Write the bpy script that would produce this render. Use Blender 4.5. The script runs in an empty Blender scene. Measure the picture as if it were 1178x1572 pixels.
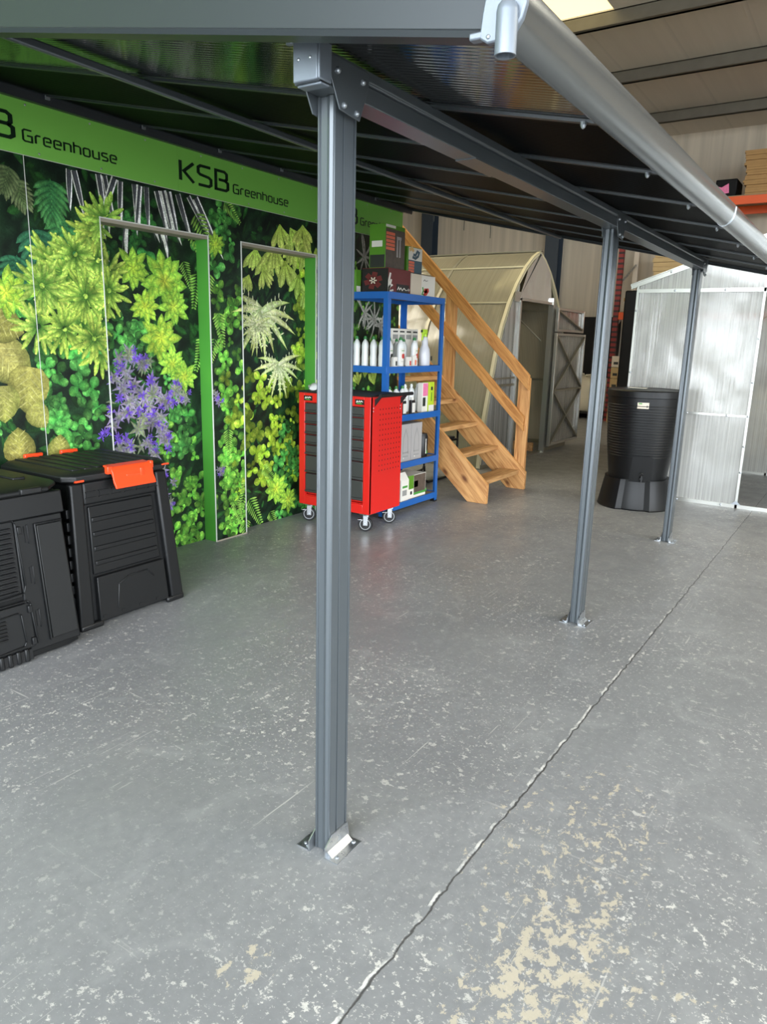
import bpy, bmesh, math, random
from mathutils import Matrix, Vector
sc = bpy.context.scene
COL = sc.collection
random.seed(7)
R = math.radians
# ------------------------------------------------------------------ helpers
ORG = {}
def lin(c):
    return tuple(((v/255)/12.92 if v/255 <= .04045 else ((v/255+.055)/1.055)**2.4) for v in c)
def tag(o, label=None, cat=None, group=None, kind=None):
    if label: o['label'] = label
    if cat: o['category'] = cat
    if group: o['group'] = group
    if kind: o['kind'] = kind
    return o
def thing(name, loc, label, cat, group=None):
    o = bpy.data.objects.new(name, None); COL.objects.link(o)
    o.empty_display_size = .05
    o.location = loc; ORG[o.name] = Vector(loc)
    return tag(o, label, cat, group)
class MB:
    """collects shapes in world coordinates; build() makes one mesh object"""
    def __init__(s): s.v = []; s.f = []; s.c = None
    def add(s, vs, fs):
        n = len(s.v); s.v += [tuple(p) for p in vs]; s.f += [tuple(i+n for i in f) for f in fs]; return s
    def box(s, x0, x1, y0, y1, z0, z1):
        return s.fbox(lambda u, v, d: (u, v, d), x0, x1, y0, y1, z0, z1)
    def fbox(s, fn, u0, u1, v0, v1, d0, d1):
        p = [fn(u, v, d) for d in (d0, d1) for v in (v0, v1) for u in (u0, u1)]
        return s.add(p, [(0,2,3,1),(4,5,7,6),(0,1,5,4),(2,6,7,3),(0,4,6,2),(1,3,7,5)])
    def loft(s, rings, caps=True, closed=True):
        n = len(rings[0]); vs = [p for r in rings for p in r]; fs = []
        m = n if closed else n-1
        for i in range(len(rings)-1):
            for j in range(m):
                k = (j+1) % n
                fs.append((i*n+j, i*n+k, (i+1)*n+k, (i+1)*n+j))
        if caps:
            fs.append(tuple(range(n-1, -1, -1))); fs.append(tuple((len(rings)-1)*n+j for j in range(n)))
        return s.add(vs, fs)
    def prism(s, pts, axis, a0, a1):
        f = {'X': lambda p, a: (a, p[0], p[1]), 'Y': lambda p, a: (p[0], a, p[1]), 'Z': lambda p, a: (p[0], p[1], a)}[axis]
        return s.loft([[f(p, a) for p in pts] for a in (a0, a1)])
    def lathe(s, c, prof, n=32, sx=1, sy=1, caps=True):
        return s.loft([[(c[0]+r*sx*math.cos(2*math.pi*j/n), c[1]+r*sy*math.sin(2*math.pi*j/n), c[2]+z) for j in range(n)] for r, z in prof], caps)
    def tube(s, pts, r, n=8):
        pts = [Vector(p) for p in pts]; rings = []; prev = None
        for i, p in enumerate(pts):
            t = ((pts[min(i+1, len(pts)-1)]-pts[i]).normalized() + (pts[i]-pts[max(i-1, 0)]).normalized()).normalized()
            if prev is None:
                a = Vector((0,0,1)) if abs(t.z) < .9 else Vector((1,0,0))
                prev = t.cross(a).normalized()
            prev = (prev - t*prev.dot(t)).normalized(); q = t.cross(prev)
            rings.append([p + r*(math.cos(2*math.pi*j/n+.3926)*prev + math.sin(2*math.pi*j/n+.3926)*q) for j in range(n)])
        return s.loft(rings)
    def cyl(s, p0, p1, r, n=16): return s.tube([p0, p1], r, n)
    def beam(s, p0, p1, w, h, up=(0,0,1)):
        p0 = Vector(p0); p1 = Vector(p1); t = (p1-p0).normalized(); a = t.cross(Vector(up)).normalized(); b = a.cross(t)
        return s.loft([[p+a*x+b*y for x, y in ((-w/2,-h/2),(w/2,-h/2),(w/2,h/2),(-w/2,h/2))] for p in (p0, p1)])
    def dome(s, c, ax, r, h):
        ax = Vector(ax).normalized(); a = ax.orthogonal().normalized(); b = ax.cross(a); c = Vector(c)
        return s.loft([[c+ax*h*k+r*q*(a*math.cos(2*math.pi*j/10)+b*math.sin(2*math.pi*j/10)) for j in range(10)] for k, q in ((0,1),(.5,.95),(.85,.6),(1,.15))])
    def stroke(s, fn, pts, w, d0, d1):
        """flat lettering stroke of width w along pts in (u,v), mapped through fn(u,v,d)"""
        P = [Vector(p) for p in pts]; closed = (P[0]-P[-1]).length < 1e-6
        if closed: P = P[:-1]
        n = len(P); L = []; Rr = []
        for i in range(n):
            a = P[i-1] if (i > 0 or closed) else None; b = P[(i+1) % n] if (i < n-1 or closed) else None
            t0 = (P[i]-a).normalized() if a is not None else None; t1 = (b-P[i]).normalized() if b is not None else None
            if t0 is None: t0 = t1
            if t1 is None: t1 = t0
            m = (t0+t1).normalized(); nn = Vector((-m.y, m.x)); k = 1/max(.45, nn.dot(Vector((-t0.y, t0.x))))
            L.append(P[i]+nn*w/2*k); Rr.append(P[i]-nn*w/2*k)
        m = n if closed else n-1
        for i in range(m):
            j = (i+1) % n
            q = (L[i], L[j], Rr[j], Rr[i])
            s.add([fn(p.x, p.y, d) for d in (d0, d1) for p in q], [(0,3,2,1),(4,5,6,7),(0,1,5,4),(1,2,6,5),(2,3,7,6),(3,0,4,7)])
        return s
    def build(s, name, mat, parent=None, bevel=0, smooth=False, seg=2, ang=35):
        o0 = Vector((0,0,0))
        if parent is not None: o0 = ORG[parent.name]
        me = bpy.data.meshes.new(name); me.from_pydata([Vector(p)-o0 for p in s.v], [], s.f)
        bm = bmesh.new(); bm.from_mesh(me); bmesh.ops.recalc_face_normals(bm, faces=bm.faces); bm.to_mesh(me); bm.free()
        me.materials.append(mat)
        o = bpy.data.objects.new(name, me); COL.objects.link(o)
        ORG[o.name] = o0
        if parent is not None: o.parent = parent
        if bevel:
            b = o.modifiers.new('bevel', 'BEVEL'); b.width = bevel; b.segments = seg; b.limit_method = 'ANGLE'; b.angle_limit = R(ang); b.harden_normals = False
        if smooth or bevel:
            me.polygons.foreach_set('use_smooth', [True]*len(me.polygons))
            me.set_sharp_from_angle(angle=R(ang))
        return o
def copy_tree(o, parent=None):
    c = o.copy(); COL.objects.link(c)
    ORG[c.name] = ORG[o.name]
    if parent is not None: c.parent = parent
    for ch in list(o.children): copy_tree(ch, c)
    return c
# ------------------------------------------------------------------ materials
def newmat(name):
    m = bpy.data.materials.new(name); m.use_nodes = True
    nt = m.node_tree; return m, nt, nt.nodes['Principled BSDF']
def N(nt, t, **k):
    n = nt.nodes.new(t)
    for a, b in k.items():
        if a.startswith('_'): n.inputs[int(a[1:])].default_value = b
        else: setattr(n, a, b)
    return n
def mat(name, rgb, rough=.5, metal=0., spec=.5, bump=0, bscale=60, var=0, vscale=8, vmap=(1,1,1), rvar=0):
    m, nt, b = newmat(name); c = lin(rgb)
    b.inputs['Base Color'].default_value = (*c, 1); b.inputs['Roughness'].default_value = rough
    b.inputs['Metallic'].default_value = metal; b.inputs['Specular IOR Level'].default_value = spec
    if bump or var or rvar:
        tc = N(nt, 'ShaderNodeTexCoord'); mp = N(nt, 'ShaderNodeMapping'); mp.inputs['Scale'].default_value = vmap
        nt.links.new(tc.outputs['Object'], mp.inputs['Vector'])
        nz = N(nt, 'ShaderNodeTexNoise'); nz.inputs['Scale'].default_value = vscale; nz.inputs['Detail'].default_value = 5
        nt.links.new(mp.outputs[0], nz.inputs['Vector'])
        if var:
            mx = N(nt, 'ShaderNodeMix', data_type='RGBA')
            mx.inputs[6].default_value = (*[max(0, v*(1-var)) for v in c], 1); mx.inputs[7].default_value = (*[min(1, v*(1+var)) for v in c], 1)
            nt.links.new(nz.outputs['Fac'], mx.inputs[0]); nt.links.new(mx.outputs[2], b.inputs['Base Color'])
        if rvar:
            mr = N(nt, 'ShaderNodeMapRange', _3=max(.02, rough-rvar), _4=rough+rvar)
            nt.links.new(nz.outputs['Fac'], mr.inputs[0]); nt.links.new(mr.outputs[0], b.inputs['Roughness'])
        if bump:
            n2 = N(nt, 'ShaderNodeTexNoise'); n2.inputs['Scale'].default_value = bscale; n2.inputs['Detail'].default_value = 3
            nt.links.new(mp.outputs[0], n2.inputs['Vector'])
            bp = N(nt, 'ShaderNodeBump'); bp.inputs['Strength'].default_value = bump; bp.inputs['Distance'].default_value = .01
            nt.links.new(n2.outputs['Fac'], bp.inputs['Height']); nt.links.new(bp.outputs[0], b.inputs['Normal'])
    return m
def wood(name, rot, base=(208,157,99), dark=(162,106,56)):
    m, nt, b = newmat(name)
    tc = N(nt, 'ShaderNodeTexCoord'); m0 = N(nt, 'ShaderNodeMapping'); m0.inputs['Rotation'].default_value = rot
    mp = N(nt, 'ShaderNodeMapping'); mp.inputs['Scale'].default_value = (1.2, 14, 14)
    nt.links.new(tc.outputs['Object'], m0.inputs['Vector']); nt.links.new(m0.outputs[0], mp.inputs['Vector'])
    nz = N(nt, 'ShaderNodeTexNoise'); nz.inputs['Scale'].default_value = 2.2; nz.inputs['Detail'].default_value = 6; nz.inputs['Distortion'].default_value = 1.1
    nt.links.new(mp.outputs[0], nz.inputs['Vector'])
    cr = N(nt, 'ShaderNodeValToRGB'); e = cr.color_ramp.elements
    e[0].position = .3; e[0].color = (*lin(dark), 1); e[1].position = .62; e[1].color = (*lin(base), 1)
    e2 = cr.color_ramp.elements.new(.8); e2.color = (*lin([min(255, c*1.07) for c in base]), 1)
    nt.links.new(nz.outputs['Fac'], cr.inputs[0])
    mk = N(nt, 'ShaderNodeMapping'); mk.inputs['Scale'].default_value = (3.2, 7, 7); nt.links.new(m0.outputs[0], mk.inputs['Vector'])
    vo = N(nt, 'ShaderNodeTexVoronoi'); vo.inputs['Scale'].default_value = 1.0; nt.links.new(mk.outputs[0], vo.inputs['Vector'])
    kr = N(nt, 'ShaderNodeMapRange', _1=.06, _2=.2, _3=1, _4=0); nt.links.new(vo.outputs['Distance'], kr.inputs[0])
    mx = N(nt, 'ShaderNodeMix', data_type='RGBA'); mx.inputs[7].default_value = (*lin((104,60,30)), 1)
    nt.links.new(kr.outputs[0], mx.inputs[0]); nt.links.new(cr.outputs[0], mx.inputs[6])
    nt.links.new(mx.outputs[2], b.inputs['Base Color']); b.inputs['Roughness'].default_value = .55
    return m
M = {}
M['anthracite'] = mat('anthracite_powder_coat', (82,88,92), .30, .35, .6)
M['anthracite_dark'] = mat('dark_anthracite_profile', (36,41,46), .35, .3, .5)
M['trim_grey'] = mat('mid_grey_edge_profile', (46,51,54), .4, .3, .5)
M['gutter'] = mat('gutter_metal', (150,155,158), .22, .9, .5)
M['silver_cast'] = mat('silver_grey_cast', (118,126,135), .42, .4, .5, bump=.04, bscale=300)
M['galv'] = mat('galvanised_steel', (176,180,184), .3, .9, .5, var=.3, vscale=30, rvar=.12)
M['bolt'] = mat('bolt_steel', (170,176,182), .3, .8)
M['black_plastic'] = mat('black_plastic', (17,18,19), .42, 0, .42, bump=.05, bscale=500)
M['barrel'] = mat('matt_black_barrel', (10,11,12), .4, 0, .34, bump=.04, bscale=400)
M['black_lid'] = mat('black_lid_plastic', (17,18,18), .5, 0, .5, bump=.05, bscale=400)
M['slot'] = mat('dark_slot', (8,8,9), .7)
M['orange_latch'] = mat('orange_plastic', (240,72,30), .35)
M['red_paint'] = mat('red_enamel', (204,34,28), .3, 0, .5)
M['drawer'] = mat('charcoal_drawer_paint', (62,62,60), .4, .1)
M['black_rubber'] = mat('black_rubber', (14,14,15), .6)
M['chrome'] = mat('zinc_plate', (190,193,196), .25, .95)
M['wheel_rim'] = mat('grey_wheel_ring', (150,152,154), .4)
M['blue_steel'] = mat('blue_shelf_steel', (30,98,176), .38, .15)
M['chipboard'] = mat('chipboard', (150,128,100), .8, var=.2, vscale=60)
M['white_plastic'] = mat('white_bottle_plastic', (232,234,232), .35)
M['clear_plastic'] = mat('translucent_white_plastic', (205,206,212), .3)
M['green_cap'] = mat('green_cap_plastic', (38,120,52), .4)
M['lime'] = mat('lime_plastic', (176,214,50), .4)
M['lime_card'] = mat('lime_card', (186,208,44), .5)
M['label_red'] = mat('red_print', (196,58,48), .5)
M['label_orange'] = mat('salmon_print', (230,118,88), .5)
M['label_green'] = mat('green_print', (70,150,60), .5)
M['label_dark'] = mat('dark_print', (40,44,40), .5)
M['label_grey'] = mat('grey_print', (150,150,146), .5)
M['card_green'] = mat('green_carton', (84,140,34), .45)
M['card_photo'] = mat('brown_photo_print', (84,74,66), .45, var=.5, vscale=25)
M['card_maroon'] = mat('maroon_carton', (104,34,36), .45)
M['card_black'] = mat('black_carton', (24,22,24), .45)
M['card_white'] = mat('white_carton', (228,224,214), .5)
M['card_cream'] = mat('cream_carton', (216,202,182), .5)
M['card_teal'] = mat('blue_grey_print', (64,92,106), .45)
M['card_grey'] = mat('grey_carton', (168,164,162), .55)
M['pink'] = mat('pink_print', (226,120,160), .5, var=.3, vscale=40)
M['yellow_print'] = mat('yellow_print', (226,186,120), .5)
M['fabric_glove'] = mat('pale_glove_fabric', (196,198,194), .8, bump=.2, bscale=60)
M['green_board'] = mat('green_sign_board', (122,188,80), .42, 0, .4)
M['green_edge'] = mat('green_jamb_paint', (72,146,52), .45)
M['sign_black'] = mat('black_lettering', (10,34,18), .4)
M['white_edge'] = mat('white_panel_edge', (206,208,200), .5)
M['board_grey'] = mat('grey_brown_head_strip', (150,142,126), .6)
M['black_frame'] = mat('black_tube_steel', (14,14,15), .35, .2)
M['chair_black'] = mat('black_chair_fabric', (22,22,24), .8, bump=.2, bscale=250)
M['orange_beam'] = mat('orange_rack_beam', (224,88,32), .45)
M['cardboard'] = mat('brown_cardboard', (168,130,80), .75, var=.12, vscale=10)
M['cardboard2'] = mat('pale_cardboard', (188,160,112), .75, var=.12, vscale=10)
M['bag_white'] = mat('white_woven_bag', (214,208,190), .75, bump=.35, bscale=12, var=.1, vscale=6)
M['pallet_dark'] = mat('black_plastic_pallet', (16,16,16), .6)
M['film_black'] = mat('black_stretch_film', (7,7,8), .6, 0, .25, bump=.3, bscale=12)
M['column'] = mat('blue_grey_steel_column', (52,62,72), .5, .1)
M['purlin'] = mat('galvanised_purlin', (96,90,78), .5, .2, var=.2, vscale=6)
M['alu'] = mat('aluminium_tube', (196,196,190), .3, .85)
M['alu_dull'] = mat('dull_aluminium_tube', (150,146,130), .4, .7)
M['wood_tread'] = wood('pine_tread_wood', (0,0,0), (196,152,100), (150,104,60))
M['wood_diag'] = wood('pine_stringer_wood', (0, 0, 0))
M['wood_post'] = wood('pine_post_wood', (0, R(90), 0))
M['wood_rail'] = wood('pine_rail_wood', (0,0,0), (202,146,82), (158,100,46))
# grain of sloping members follows (0,1,1): rotate so that this direction becomes X
for k in ('wood_diag', 'wood_rail'):
    nt = M[k].node_tree
    mp = [n for n in nt.nodes if n.type == 'MAPPING' and tuple(n.inputs['Scale'].default_value) == (1,1,1)][0]
    e = Vector((0,1,1)).rotation_difference(Vector((1,0,0))).to_euler('XYZ')
    mp.inputs['Rotation'].default_value = e
def roof_panel_mat(name, rough, spec):
    m, nt, b = newmat(name)
    b.inputs['Base Color'].default_value = (*lin((5,6,7)), 1); b.inputs['Roughness'].default_value = rough; b.inputs['Specular IOR Level'].default_value = spec
    tc = N(nt, 'ShaderNodeTexCoord'); sx = N(nt, 'ShaderNodeSeparateXYZ'); nt.links.new(tc.outputs['Object'], sx.inputs[0])
    mm = N(nt, 'ShaderNodeMath', operation='MULTIPLY', _1=2*math.pi/.022); nt.links.new(sx.outputs[0], mm.inputs[0])
    sn = N(nt, 'ShaderNodeMath', operation='SINE'); nt.links.new(mm.outputs[0], sn.inputs[0])
    bp = N(nt, 'ShaderNodeBump'); bp.inputs['Strength'].default_value = .18; bp.inputs['Distance'].default_value = .0010
    nt.links.new(sn.outputs[0], bp.inputs['Height']); nt.links.new(bp.outputs[0], b.inputs['Normal'])
    return m
M['roof_panel'] = roof_panel_mat('smoked_matt_twinwall', .4, .006); M['roof_panel_gloss'] = roof_panel_mat('smoked_gloss_twinwall', .07, .4)
def poly_mat(name, tint, opac, axis, trans=.35, vary=.12):
    """multiwall polycarbonate: see-through, milky and glossy, with fine flutes along one axis"""
    m, nt, b = newmat(name); nt.nodes.remove(b)
    out = nt.nodes['Material Output']; c = (*lin(tint), 1)
    tc = N(nt, 'ShaderNodeTexCoord'); sx = N(nt, 'ShaderNodeSeparateXYZ'); nt.links.new(tc.outputs['Object'], sx.inputs[0])
    mp = N(nt, 'ShaderNodeMapping'); mp.inputs['Scale'].default_value = {'Z': (60,60,.5), 'A': (.6,60,60) if False else (.8,60,.8)}[axis]
    nt.links.new(tc.outputs['Object'], mp.inputs['Vector'])
    nz = N(nt, 'ShaderNodeTexNoise'); nz.inputs['Scale'].default_value = 1; nz.inputs['Detail'].default_value = 2; nt.links.new(mp.outputs[0], nz.inputs['Vector'])
    bp = N(nt, 'ShaderNodeBump'); bp.inputs['Strength'].default_value = .22; bp.inputs['Distance'].default_value = .004; nt.links.new(nz.outputs['Fac'], bp.inputs['Height'])
    n2 = N(nt, 'ShaderNodeTexNoise'); n2.inputs['Scale'].default_value = 1.7; n2.inputs['Detail'].default_value = 2; nt.links.new(tc.outputs['Object'], n2.inputs['Vector'])
    b2 = N(nt, 'ShaderNodeBump'); b2.inputs['Strength'].default_value = .5; b2.inputs['Distance'].default_value = .05; nt.links.new(n2.outputs['Fac'], b2.inputs['Height']); nt.links.new(bp.outputs[0], b2.inputs['Normal'])
    tr = N(nt, 'ShaderNodeBsdfTransparent'); tr.inputs[0].default_value = (.93,.93,.9,1)
    df = N(nt, 'ShaderNodeBsdfDiffuse'); df.inputs[0].default_value = c
    tl = N(nt, 'ShaderNodeBsdfTranslucent'); tl.inputs[0].default_value = c
    ms = N(nt, 'ShaderNodeMixShader', _0=trans); nt.links.new(df.outputs[0], ms.inputs[1]); nt.links.new(tl.outputs[0], ms.inputs[2])
    mr = N(nt, 'ShaderNodeMapRange', _1=.35, _2=.65, _3=max(0, opac-vary), _4=opac+vary); nt.links.new(nz.outputs['Fac'], mr.inputs[0])
    m2 = N(nt, 'ShaderNodeMixShader'); nt.links.new(mr.outputs[0], m2.inputs[0]); nt.links.new(tr.outputs[0], m2.inputs[1]); nt.links.new(ms.outputs[0], m2.inputs[2])
    gl = N(nt, 'ShaderNodeBsdfGlossy'); gl.inputs['Roughness'].default_value = .16; nt.links.new(b2.outputs[0], gl.inputs['Normal'])
    fr = N(nt, 'ShaderNodeFresnel'); fr.inputs[0].default_value = 1.72
    m3 = N(nt, 'ShaderNodeMixShader'); nt.links.new(fr.outputs[0], m3.inputs[0]); nt.links.new(m2.outputs[0], m3.inputs[1]); nt.links.new(gl.outputs[0], m3.inputs[2])
    nt.links.new(m3.outputs[0], out.inputs[0]); return m
M['poly_clear'] = poly_mat('clear_twinwall', (242,242,238), .42, 'Z')
M['poly_arch'] = poly_mat('cream_twinwall', (214,206,180), .5, 'A', vary=.04)
def floor_mat():
    m, nt, b = newmat('worn_grey_painted_concrete')
    geo = N(nt, 'ShaderNodeNewGeometry'); pos = geo.outputs['Position']; L = nt.links.new
    def noise(scale, detail=4, sc3=(1,1,1), rough=.55, dist=0):
        mp = N(nt, 'ShaderNodeMapping'); mp.inputs['Scale'].default_value = sc3; L(pos, mp.inputs[0])
        n = N(nt, 'ShaderNodeTexNoise'); n.inputs['Scale'].default_value = scale; n.inputs['Detail'].default_value = detail
        n.inputs['Roughness'].default_value = rough; n.inputs['Distortion'].default_value = dist; L(mp.outputs[0], n.inputs[0]); return n.outputs['Fac']
    def rng(x, a, c, lo=0, hi=1):
        n = N(nt, 'ShaderNodeMapRange', _1=a, _2=c, _3=lo, _4=hi); L(x, n.inputs[0]); return n.outputs[0]
    def mth(op, x, y):
        n = N(nt, 'ShaderNodeMath', operation=op)
        for i, q in enumerate((x, y)):
            if isinstance(q, (int, float)): n.inputs[i].default_value = q
            else: L(q, n.inputs[i])
        return n.outputs[0]
    def mix(f, a, c):
        n = N(nt, 'ShaderNodeMix', data_type='RGBA')
        if isinstance(f, float): n.inputs[0].default_value = f
        else: L(f, n.inputs[0])
        for i, q in ((6, a), (7, c)):
            if isinstance(q, tuple): n.inputs[i].default_value = (*lin(q), 1)
            else: L(q, n.inputs[i])
        return n.outputs[2]
    base = mix(rng(noise(1.3, 5), .3, .7), (124,125,126), (138,139,139))
    base = mix(rng(noise(30, 3), .35, .75, 0, .5), base, (116,117,118))
    base = mix(rng(noise(3.5, 6, dist=1.5), .55, .75, 0, .55), base, (152,153,152))
    # chips of bare concrete, small and pale all over
    sx = N(nt, 'ShaderNodeSeparateXYZ'); L(pos, sx.inputs[0]); X, Y = sx.outputs[0], sx.outputs[1]
    region = rng(noise(.9, 2), .35, .65)
    chip = rng(noise(22, 6, (1.2,1,1), .75), .59, .605)
    chip2 = rng(noise(60, 4, (1.3,1,1), .72), .60, .62)
    chips = mth('MULTIPLY', mth('MAXIMUM', chip, mth('MULTIPLY', chip2, .8)), rng(region, 0, .9, .2, 1))
    # larger tan worn area on the right of the crack
    def blob(cx, cy, rx, ry):
        a = mth('POWER', mth('DIVIDE', mth('SUBTRACT', X, cx), rx), 2.0); c = mth('POWER', mth('DIVIDE', mth('SUBTRACT', Y, cy), ry), 2.0)
        return rng(mth('ADD', a, c), 0., 1., 1, 0)
    wear = mth('MAXIMUM', blob(1.5,.45,.55,.3), mth('MULTIPLY', blob(1.2,.15,.6,.35), .9))
    wear = mth('MAXIMUM', wear, mth('MULTIPLY', blob(1.95,.55,.75,.4), .7))
    wear = mth('MAXIMUM', wear, mth('MULTIPLY', blob(1.08,1.06,.14,.1), .8))
    tanp = rng(mth('ADD', noise(19, 8, (1,1.15,1), .74, .35), mth('MULTIPLY', wear, .19)), .685, .70)
    tanp = mth('MULTIPLY', tanp, rng(wear, 0, .1))
    # long scratches
    scr = rng(noise(5, 3, (.35,16,1), .6, .8), .66, .68)
    scr = mth('MULTIPLY', scr, rng(noise(2.2, 3), .5, .62))
    scr2 = rng(noise(5, 3, (14,.5,1), .6, 1.), .68, .70)
    scr2 = mth('MULTIPLY', scr2, rng(noise(1.7, 3), .52, .62))
    marks = mth('MAXIMUM', chips, mth('MULTIPLY', mth('MAXIMUM', scr, scr2), .6))
    col = mix(mth('MULTIPLY', marks, .85), base, (205,202,194))
    col = mix(mth('MULTIPLY', tanp, .9), col, (180,171,152))
    # saw-cut joint with crumbled filler
    yl = mth('SUBTRACT', mth('ADD', Y, mth('MULTIPLY', X, .0045)), .797)
    wob = mth('MULTIPLY', mth('SUBTRACT', noise(16, 5), .5), .028)
    dist = mth('ABSOLUTE', mth('ADD', yl, wob), 0)
    line = rng(dist, .0016, .0042, 1, 0)
    off = mth('ABSOLUTE', mth('ADD', mth('ADD', yl, wob), -.008), 0)
    rim = mth('MULTIPLY', rng(off, .003, .006, 1, 0), rng(noise(13, 5), .46, .58))
    rim = mth('MULTIPLY', rim, rng(X, 3.5, 5.0, 1, .15))
    col = mix(mth('MULTIPLY', rim, .85), col, (214,212,206))
    col = mix(mth('MULTIPLY', line, .85), col, (62,60,58))
    L(col, b.inputs['Base Color'])
    rr = rng(noise(6, 5), .3, .7, .3, .48); rr = mth('ADD', rr, mth('MULTIPLY', mth('MAXIMUM', marks, tanp), .25)); L(rr, b.inputs['Roughness'])
    b.inputs['Specular IOR Level'].default_value = .42
    bp = N(nt, 'ShaderNodeBump'); bp.inputs['Strength'].default_value = .3; bp.inputs['Distance'].default_value = .002
    hh = mth('SUBTRACT', mth('SUBTRACT', mth('MULTIPLY', noise(120, 4), .6), mth('MULTIPLY', line, 2.0)), mth('MULTIPLY', mth('MAXIMUM', marks, tanp), .4))
    hh = mth('ADD', hh, mth('MULTIPLY', rim, 1.5))
    L(hh, bp.inputs['Height']); L(bp.outputs[0], b.inputs['Normal'])
    return m
M['floor'] = floor_mat()
def clad_mat(name, rgb, axis, period=.34, streak=.12):
    m, nt, b = newmat(name); L = nt.links.new
    geo = N(nt, 'ShaderNodeNewGeometry'); sx = N(nt, 'ShaderNodeSeparateXYZ'); L(geo.outputs['Position'], sx.inputs[0])
    a = N(nt, 'ShaderNodeMath', operation='MULTIPLY', _1=1/period); L(sx.outputs[axis], a.inputs[0])
    fr = N(nt, 'ShaderNodeMath', operation='FRACT'); L(a.outputs[0], fr.inputs[0])
    e = N(nt, 'ShaderNodeMapRange', _1=0, _2=.06, _3=1, _4=0); L(fr.outputs[0], e.inputs[0])
    mp = N(nt, 'ShaderNodeMapping'); s = [.25,.25,.25]; s[axis] = 9 if axis != 2 else .3; mp.inputs['Scale'].default_value = s; L(geo.outputs['Position'], mp.inputs[0])
    nz = N(nt, 'ShaderNodeTexNoise'); nz.inputs['Scale'].default_value = 1; nz.inputs['Detail'].default_value = 5; L(mp.outputs[0], nz.inputs[0])
    c = lin(rgb); mx = N(nt, 'ShaderNodeMix', data_type='RGBA'); mx.inputs[6].default_value = (*[v*(1-streak*2) for v in c], 1); mx.inputs[7].default_value = (*[min(1, v*(1+streak)) for v in c], 1)
    L(nz.outputs['Fac'], mx.inputs[0])
    m2 = N(nt, 'ShaderNodeMix', data_type='RGBA'); m2.inputs[7].default_value = (*[v*.72 for v in c], 1)
    k = N(nt, 'ShaderNodeMath', operation='MULTIPLY', _1=.5); L(e.outputs[0], k.inputs[0]); L(k.outputs[0], m2.inputs[0]); L(mx.outputs[2], m2.inputs[6])
    L(m2.outputs[2], b.inputs['Base Color']); b.inputs['Roughness'].default_value = .5
    bp = N(nt, 'ShaderNodeBump'); bp.inputs['Strength'].default_value = .4; bp.inputs['Distance'].default_value = .01; bp.invert = True; L(e.outputs[0], bp.inputs['Height']); L(bp.outputs[0], b.inputs['Normal'])
    return m
M['wall_clad'] = clad_mat('cream_wall_cladding', (198,186,166), 1, 1.05, .22)
M['wall_side'] = clad_mat('cream_side_cladding', (196,182,158), 0, 1.05, .16)
M['ceiling'] = clad_mat('cream_roof_lining', (202,192,177), 1, 1.0, .06)
def attr_mat():
    m, nt, b = newmat('printed_foliage_vinyl')
    a = N(nt, 'ShaderNodeAttribute'); a.attribute_name = 'Col'
    geo = N(nt, 'ShaderNodeNewGeometry'); L = nt.links.new; cur = a.outputs['Color']
    for sc_, lo, hi, dist in ((9, .62, 1.22, .8), (42, .66, 1.26, 1.6), (130, .8, 1.16, .5)):
        nz = N(nt, 'ShaderNodeTexNoise'); nz.inputs['Scale'].default_value = sc_; nz.inputs['Detail'].default_value = 5; nz.inputs['Distortion'].default_value = dist; L(geo.outputs['Position'], nz.inputs[0])
        mr = N(nt, 'ShaderNodeMapRange', _1=.32, _2=.68, _3=lo, _4=hi); L(nz.outputs['Fac'], mr.inputs[0])
        vm = N(nt, 'ShaderNodeVectorMath', operation='SCALE'); L(cur, vm.inputs[0]); L(mr.outputs[0], vm.inputs['Scale']); cur = vm.outputs[0]
    L(cur, b.inputs['Base Color']); b.inputs['Roughness'].default_value = .42; b.inputs['Specular IOR Level'].default_value = .3
    return m
M['mural'] = attr_mat()
def slot_mat():
    m, nt, b = newmat('red_slotted_rack_upright'); L = nt.links.new
    geo = N(nt, 'ShaderNodeNewGeometry'); s = N(nt, 'ShaderNodeSeparateXYZ'); L(geo.outputs['Position'], s.inputs[0])
    a = N(nt, 'ShaderNodeMath', operation='MULTIPLY', _1=10.0); L(s.outputs[2], a.inputs[0])
    f = N(nt, 'ShaderNodeMath', operation='FRACT'); L(a.outputs[0], f.inputs[0])
    g = N(nt, 'ShaderNodeMath', operation='GREATER_THAN', _1=.6); L(f.outputs[0], g.inputs[0])
    mx = N(nt, 'ShaderNodeMix', data_type='RGBA'); mx.inputs[6].default_value = (*lin((128,30,26)), 1); mx.inputs[7].default_value = (*lin((44,14,12)), 1)
    L(g.outputs[0], mx.inputs[0]); L(mx.outputs[2], b.inputs['Base Color']); return m
def emis(name, rgb, s):
    m, nt, b = newmat(name); b.inputs['Base Color'].default_value = (*lin(rgb), 1)
    b.inputs['Emission Color'].default_value = (*lin(rgb), 1); b.inputs['Emission Strength'].default_value = s; return m
M['skylight'] = emis('daylit_rooflight_sheet', (255,236,170), .9); M['skylight_added'] = emis('added_rooflight_glow', (255,246,225), 7.0)  # second, stronger emitter serves only the added out-of-view rooflights
M['facade_green'] = mat('olive_green_panel', (112,146,82), .5)
M['asphalt'] = mat('pale_yard_concrete', (168,166,160), .8, var=.1, vscale=3)
M['pipe_edge'] = mat('pale_line', (170,176,180), .3, .5)
M['red_upright'] = slot_mat()
M['poly_rim'] = mat('cream_arch_rim', (200,192,160), .4)
EXPOSURE = 0.93
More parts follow.
